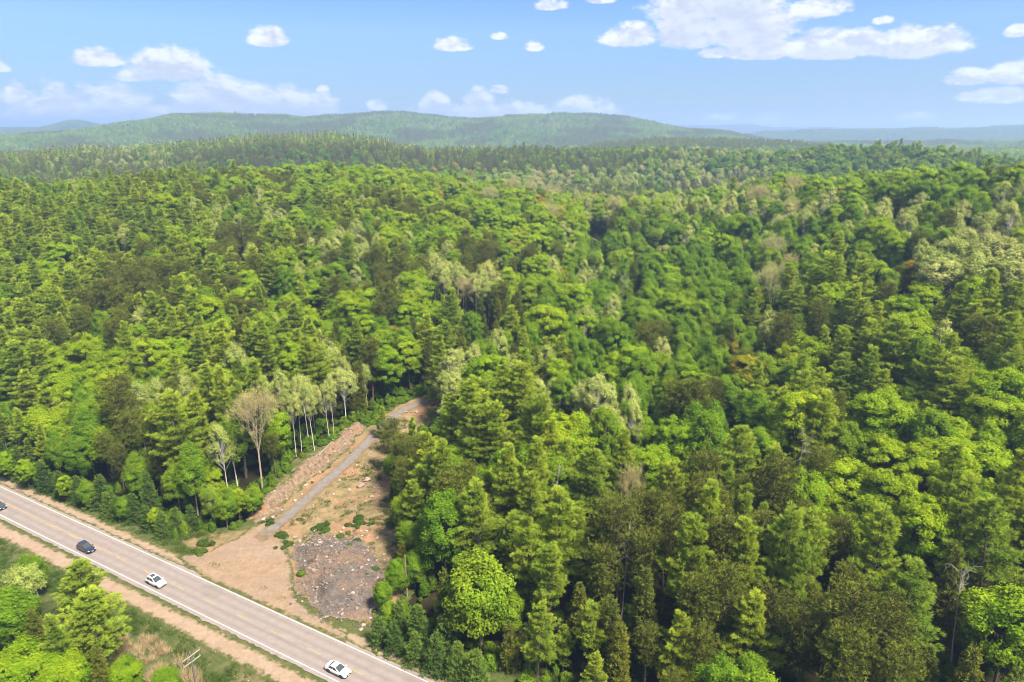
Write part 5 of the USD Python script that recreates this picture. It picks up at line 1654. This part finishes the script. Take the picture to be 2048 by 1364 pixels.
def lay(path, n, bounds, test, seed, mdl, size, label, cat, lift, power=2.5, mixed=None):
    x, y, gg = sow(n, bounds, test, seed)
    z = height(x, y) + lift(x, y)
    pick = gg.choice(len(mdl), len(x), p=mixed)
    sc = size[0] + (size[1] - size[0]) * gg.uniform(0, 1, len(x)) ** power
    scatter(path, [(pick[i], x[i], y[i], z[i], sc[i], gg.uniform(0, 360)) for i in range(len(x))], mdl, label, cat)
    return len(x)


rub = lambda x, y: inside_poly(RUBBLE, x, y)
lay('/World/rubble', 16000, (-105, -50, 74, 112), lambda L, S, x, y: smooth((rub(x, y) + 2.2 + 5 * vnoise(x, y, 5, 37)) / 3.5) * (0.15 + 0.85 * (vnoise(x, y, 3.5, 71) > -0.02)), 71, ROCKS, (0.06, 0.46), 'heap of broken grey and pinkish stone beside the dirt apron', 'rubble',
    lambda x, y: 0.24 + rubble_rise(x, y, np.maximum(rubble_in(0, 0, x, y), 0)), 4.2, [.32, .27, .24, .11, .04, .02])
lay('/World/bank_stones', 5200, (-150, -88, 84, 172), lambda L, S, x, y: smooth((bank_in(L, S, x, y) + 0.3) / 1.0) * (0.2 + 0.8 * (vnoise(x, y, 3, 73) > 0)), 73, ROCKS, (0.07, 0.34), 'loose pale stones strewn over the orange soil bank', 'stones', lambda x, y: 0.24, 3.0, [.05, .05, .1, .35, .25, .2])
lay('/World/clearing_stones', 9000, (-140, -40, 79, 172), lambda L, S, x, y: (inside_poly(CLEARING, x, y) > 1) * (bank(x, y)[0] < -2.6) * (rub(x, y) < 0) * (inside_poly(APRON, x, y) < 0.5) * (0.12 + 0.88 * (vnoise(x, y, 4, 75) > 0.06)), 75, ROCKS, (0.06, 0.38), 'scattered small stones on the cleared slope', 'stones', lambda x, y: 0.2, 3.2, [.06, .06, .08, .35, .25, .2])
lay('/World/roadside_gravel', 1500, (-225, -10, 58, 79), lambda L, S, x, y: ((S < 61.5) | (S > 74.2)) * 1.0, 77, ROCKS[3:], (0.04, 0.13), 'small pale stones along both road shoulders', 'stones', lambda x, y: 0.2, 3.0)

# fallen logs on the bank
for k, ((x0, y0), (x1, y1), r, lab) in enumerate([((637, 914), (664, 886), 0.17, 'long pale fallen log lying up the soil bank under the aspens'), ((664, 883), (681, 876), 0.16, 'short pale fallen log at the top of the soil bank'),
                                                 ((617, 938), (629, 931), 0.11, 'thin bleached stick low on the soil bank'), ((583, 946), (591, 938), 0.10, 'thin grey branch lying at the wood edge beside the tall bare tree'),
                                                 ((676, 905), (695, 884), 0.10, 'slim pale pole lying beside the driveway ditch')]):
    X_, Y_ = pix([x0, x1], [y0, y1], 0.0, height)
    Z_ = height(X_, Y_) + 0.28 + r
    mid = np.array([(X_[0] + X_[1]) / 2 + 0.1, (Y_[0] + Y_[1]) / 2, max(Z_.mean(), float(height(X_.mean(), Y_.mean())) + 0.3 + r)])
    tag(put(fresh('/World', 'fallen_log'), tube(np.array([(X_[0], Y_[0], Z_[0]), mid, (X_[1], Y_[1], Z_[1])]), [r, r * 0.85, r * 0.6], 8), BARK['dead'], smooth=40), lab, 'log')


# ------------------------------------------------------------------ low plants
def tuft(seed, n, h, spread, width):
    gg, C = np.random.default_rng(seed), Crown(seed)
    a, r = gg.uniform(0, 2 * PI, n), spread * np.sqrt(gg.uniform(0, 1, n))
    c = np.c_[np.cos(a) * r, np.sin(a) * r, np.full(n, -0.03)]
    C.sprays(c, np.c_[np.cos(a) * 0.45, np.sin(a) * 0.45, np.ones(n)], 1, h, width, 0.25, 0.4)
    return C.mesh()


def bush(seed, R, H, n=900, size=0.2):
    gg, C = np.random.default_rng(seed), Crown(seed)
    d = unit(gg.normal(size=(n, 3)))
    d[:, 2] = np.abs(d[:, 2])
    rad = (0.75 + 0.7 * (meshkit.fbm(d * 2.2 + seed + 40, 3, seed) - 0.3)) * gg.uniform(0.55, 1, n) ** 0.5
    c = d * rad[:, None] * (R, R, H)
    C.leaves(c, d + [0, 0, 0.5] + 0.5 * gg.normal(size=d.shape), size, 0.25 + 0.3 * d[:, 2] * rad)
    return C.mesh()


TUFTS, REEDS, BUSHES = [], [], []
for k in range(4):
    v_, f_, t_ = tuft(700 + k, 90, 0.42, 0.75, 0.07)
    put(f'/World/tree_models/tuft_{k + 1}', (v_, f_), LEAF['grass'], tone=t_)
    TUFTS.append(f'/World/tree_models/tuft_{k + 1}')
for k in range(3):
    v_, f_, t_ = tuft(710 + k, 110, 1.25, 0.8, 0.07)
    put(f'/World/tree_models/reed_{k + 1}', (v_, f_), LEAF['reed'], tone=t_)
    REEDS.append(f'/World/tree_models/reed_{k + 1}')
for k, (R, H, s_) in enumerate([(1.1, 1.2, 0.24), (1.5, 1.9, 0.28), (0.9, 2.4, 0.26), (1.7, 1.1, 0.24)]):
    v_, f_, t_ = bush(720 + k, R, H, 1300, s_)
    put(f'/World/tree_models/bush_{k + 1}', (v_, f_), LEAF['shrub'], tone=t_)
    BUSHES.append(f'/World/tree_models/bush_{k + 1}')
lay('/World/rubble_weeds', 1500, (-105, -50, 74, 112), lambda L, S, x, y: (rub(x, y) > -1) * smooth((vnoise(x, y, 5, 91) - 0.06) / 0.06), 91, [TUFTS[0], TUFTS[1], BUSHES[3]], (0.35, 1.0), 'weeds growing in patches through the broken stone', 'weeds', lambda x, y: 0.3 + 1.1 * smooth(rub(x, y) / 5), 2.0, [.45, .45, .1])
lay('/World/bank_weeds', 1600, (-150, -88, 84, 172), lambda L, S, x, y: (np.abs(bank(x, y)[0] - 6) < 4.5) * (bank(x, y)[1] < 0.7) * smooth((vnoise(x, y, 5, 93) - 0.02) / 0.08), 93, [TUFTS[2], TUFTS[3], BUSHES[0]], (0.3, 0.9), 'weeds and low leaves along the soil bank and ditch', 'weeds', lambda x, y: 0.25, 2.0, [.45, .45, .1])
REED_P = poly_px([(245, 1262), (300, 1268), (350, 1310), (395, 1345), (410, 1400), (300, 1400), (290, 1330), (240, 1300)])
lay('/World/verge_grass', 26000, (-225, -12, 30, 84), lambda L, S, x, y: np.where(S < 62, smooth((60.6 - S + 1.5 * vnoise(x, y, 5, 45)) / 1.2), smooth((S - 75.6) / 1.5) * (inside_poly(CLEARING, x, y) < 3)) * (0.10 + 0.9 * smooth((vnoise(x, y, 7, 81) + 0.08) / 0.16)) * (inside_poly(REED_P, x, y) < 0), 81,
    TUFTS, (0.5, 1.35), 'rough green and brown grass along both verges of the road', 'grass', lambda x, y: 0.1)
lay('/World/clearing_grass', 18000, (-140, -40, 79, 172), lambda L, S, x, y: (inside_poly(CLEARING, x, y) > 0) * (bank(x, y)[0] < -2.4) * (rub(x, y) < 0.8) * (inside_poly(APRON, x, y) < -0.3) * (0.05 + 0.95 * smooth((vnoise(x, y, 6, 83) - 0.02) / 0.1)), 83,
    TUFTS, (0.35, 1.0), 'thin grass growing back over the cleared slope', 'grass', lambda x, y: 0.15)
lay('/World/dry_reeds', 1500, (-125, -60, 30, 62), lambda L, S, x, y: (inside_poly(REED_P, x, y) > 0) * 0.9, 85, REEDS, (0.7, 1.25), 'tan dry reeds below the utility pole', 'reeds', lambda x, y: 0.05)


def floor_of_wood(L, S, x, y):
    edge = np.where(S > 62, S - 79.0, 50 - S)
    c = inside_poly(CLEARING, x, y)
    bb, ii = bank(x, y)
    return (edge > 0) * (c < 0.3) * ~((bb > -3) & (bb < np.where(ii < 0.6, 8.0, 3.0)) & (y < 205)) * np.where((edge < 6) | (c > -5), 0.55, 0.26)


_k2 = cKDTree(DRIVE2)


def floor_all(L, S, x, y):
    q = _k2.query(np.stack([x, y], 1))[0]
    return np.where(S > 250, ((q > 2.2) & (q < 30)) * 1.0, floor_of_wood(L, S, x, y))


lay('/World/undergrowth', 75000, (-235, 110, 30, 420), floor_all, 87, BUSHES, (0.5, 1.5), 'low leafy undergrowth along the edge of the wood and under the trees', 'undergrowth', lambda x, y: 0.05)
# single bushes on the clearing
SHRUBS = [(640, 1056, 1.5, 'large dark bush above the rubble'), (655, 1064, 1.2, 'dark bush behind the grey boulders above the rubble'), (716, 1040, 1.3, 'dark bush on the cleared slope above the orange soil'), (735, 1052, 1.0, 'small bush beside the wood on the cleared slope'), (715, 1085, 1.0, 'green bush between rubble and orange soil'), (690, 1072, 1.1, 'green bush at the top corner of the rubble'),
          (704, 1128, 1.1, 'round bush inside the rubble on its wood side'), (566, 1072, 1.3, 'bush at the driveway mouth on the rubble side'), (563, 1095, 1.1, 'small bush at the corner of apron and rubble'), (398, 1108, 1.3, 'green bush on the verge beside the dirt apron'), (415, 1090, 1.4, 'brownish bush on the grass above the dirt apron'),
          (540, 1050, 1.2, 'low bush at the wood edge left of the driveway mouth'), (700, 1052, 0.8, 'tiny bush on the cleared slope amid pale stones'), (745, 1160, 1.2, 'bush at the rubble edge below the tan pole'), (728, 1048, 0.9, 'little bush on the slope close to the olive pines')]
for k, (px0, py0, sz, lab) in enumerate(SHRUBS):
    x, y = pix(px0, py0, 0.0, height)
    p = fresh('/World', 'bush')
    xx_ = xf(p, (x[0], y[0], float(height(x[0], y[0])) + 0.1), k * 67.0, (sz * 0.9, sz * 0.9, sz * 0.55))
    lumps = [bush(740 + 5 * k + j, *q) for j, q in enumerate(((1.2, 1.3, 700, 0.2), (0.8, 1.0, 400, 0.2), (0.7, 1.5, 380, 0.2), (0.6, 0.8, 260, 0.2)))]
    offs = np.random.default_rng(k).normal(0, 0.75, (4, 3)) * (1, 1, 0)
    v_, f_ = join([(q[0] + o, q[1]) for q, o in zip(lumps, offs)])
    t_ = np.concatenate([q[2] for q in lumps])
    put(f'{p}/foliage', (v_, f_), LEAF['low_bush'], tone=t_)
    put(f'{p}/stem', join([tube(np.array([(0, 0, -0.3), (0.3 * math.cos(a), 0.3 * math.sin(a), 1.2)]), [0.04, 0.02], 4) for a in (0, 2, 4)]), BARK['grey'])
    tag(xx_, lab, 'bush')

# ------------------------------------------------------------------ air
HAZE = 2.1e-4
NH = Nodes()
usdkit.material(stage, '/World/Looks/thin_haze', {'v': ('principled_volume', {'color': (0.44, 0.62, 0.92), 'density': HAZE, 'anisotropy': 0.25})}, volume='v.volume')
tag(put('/World/haze', box(0, 0, 60, 28200, 28200, 380), '/World/Looks/thin_haze'), kind='stuff')
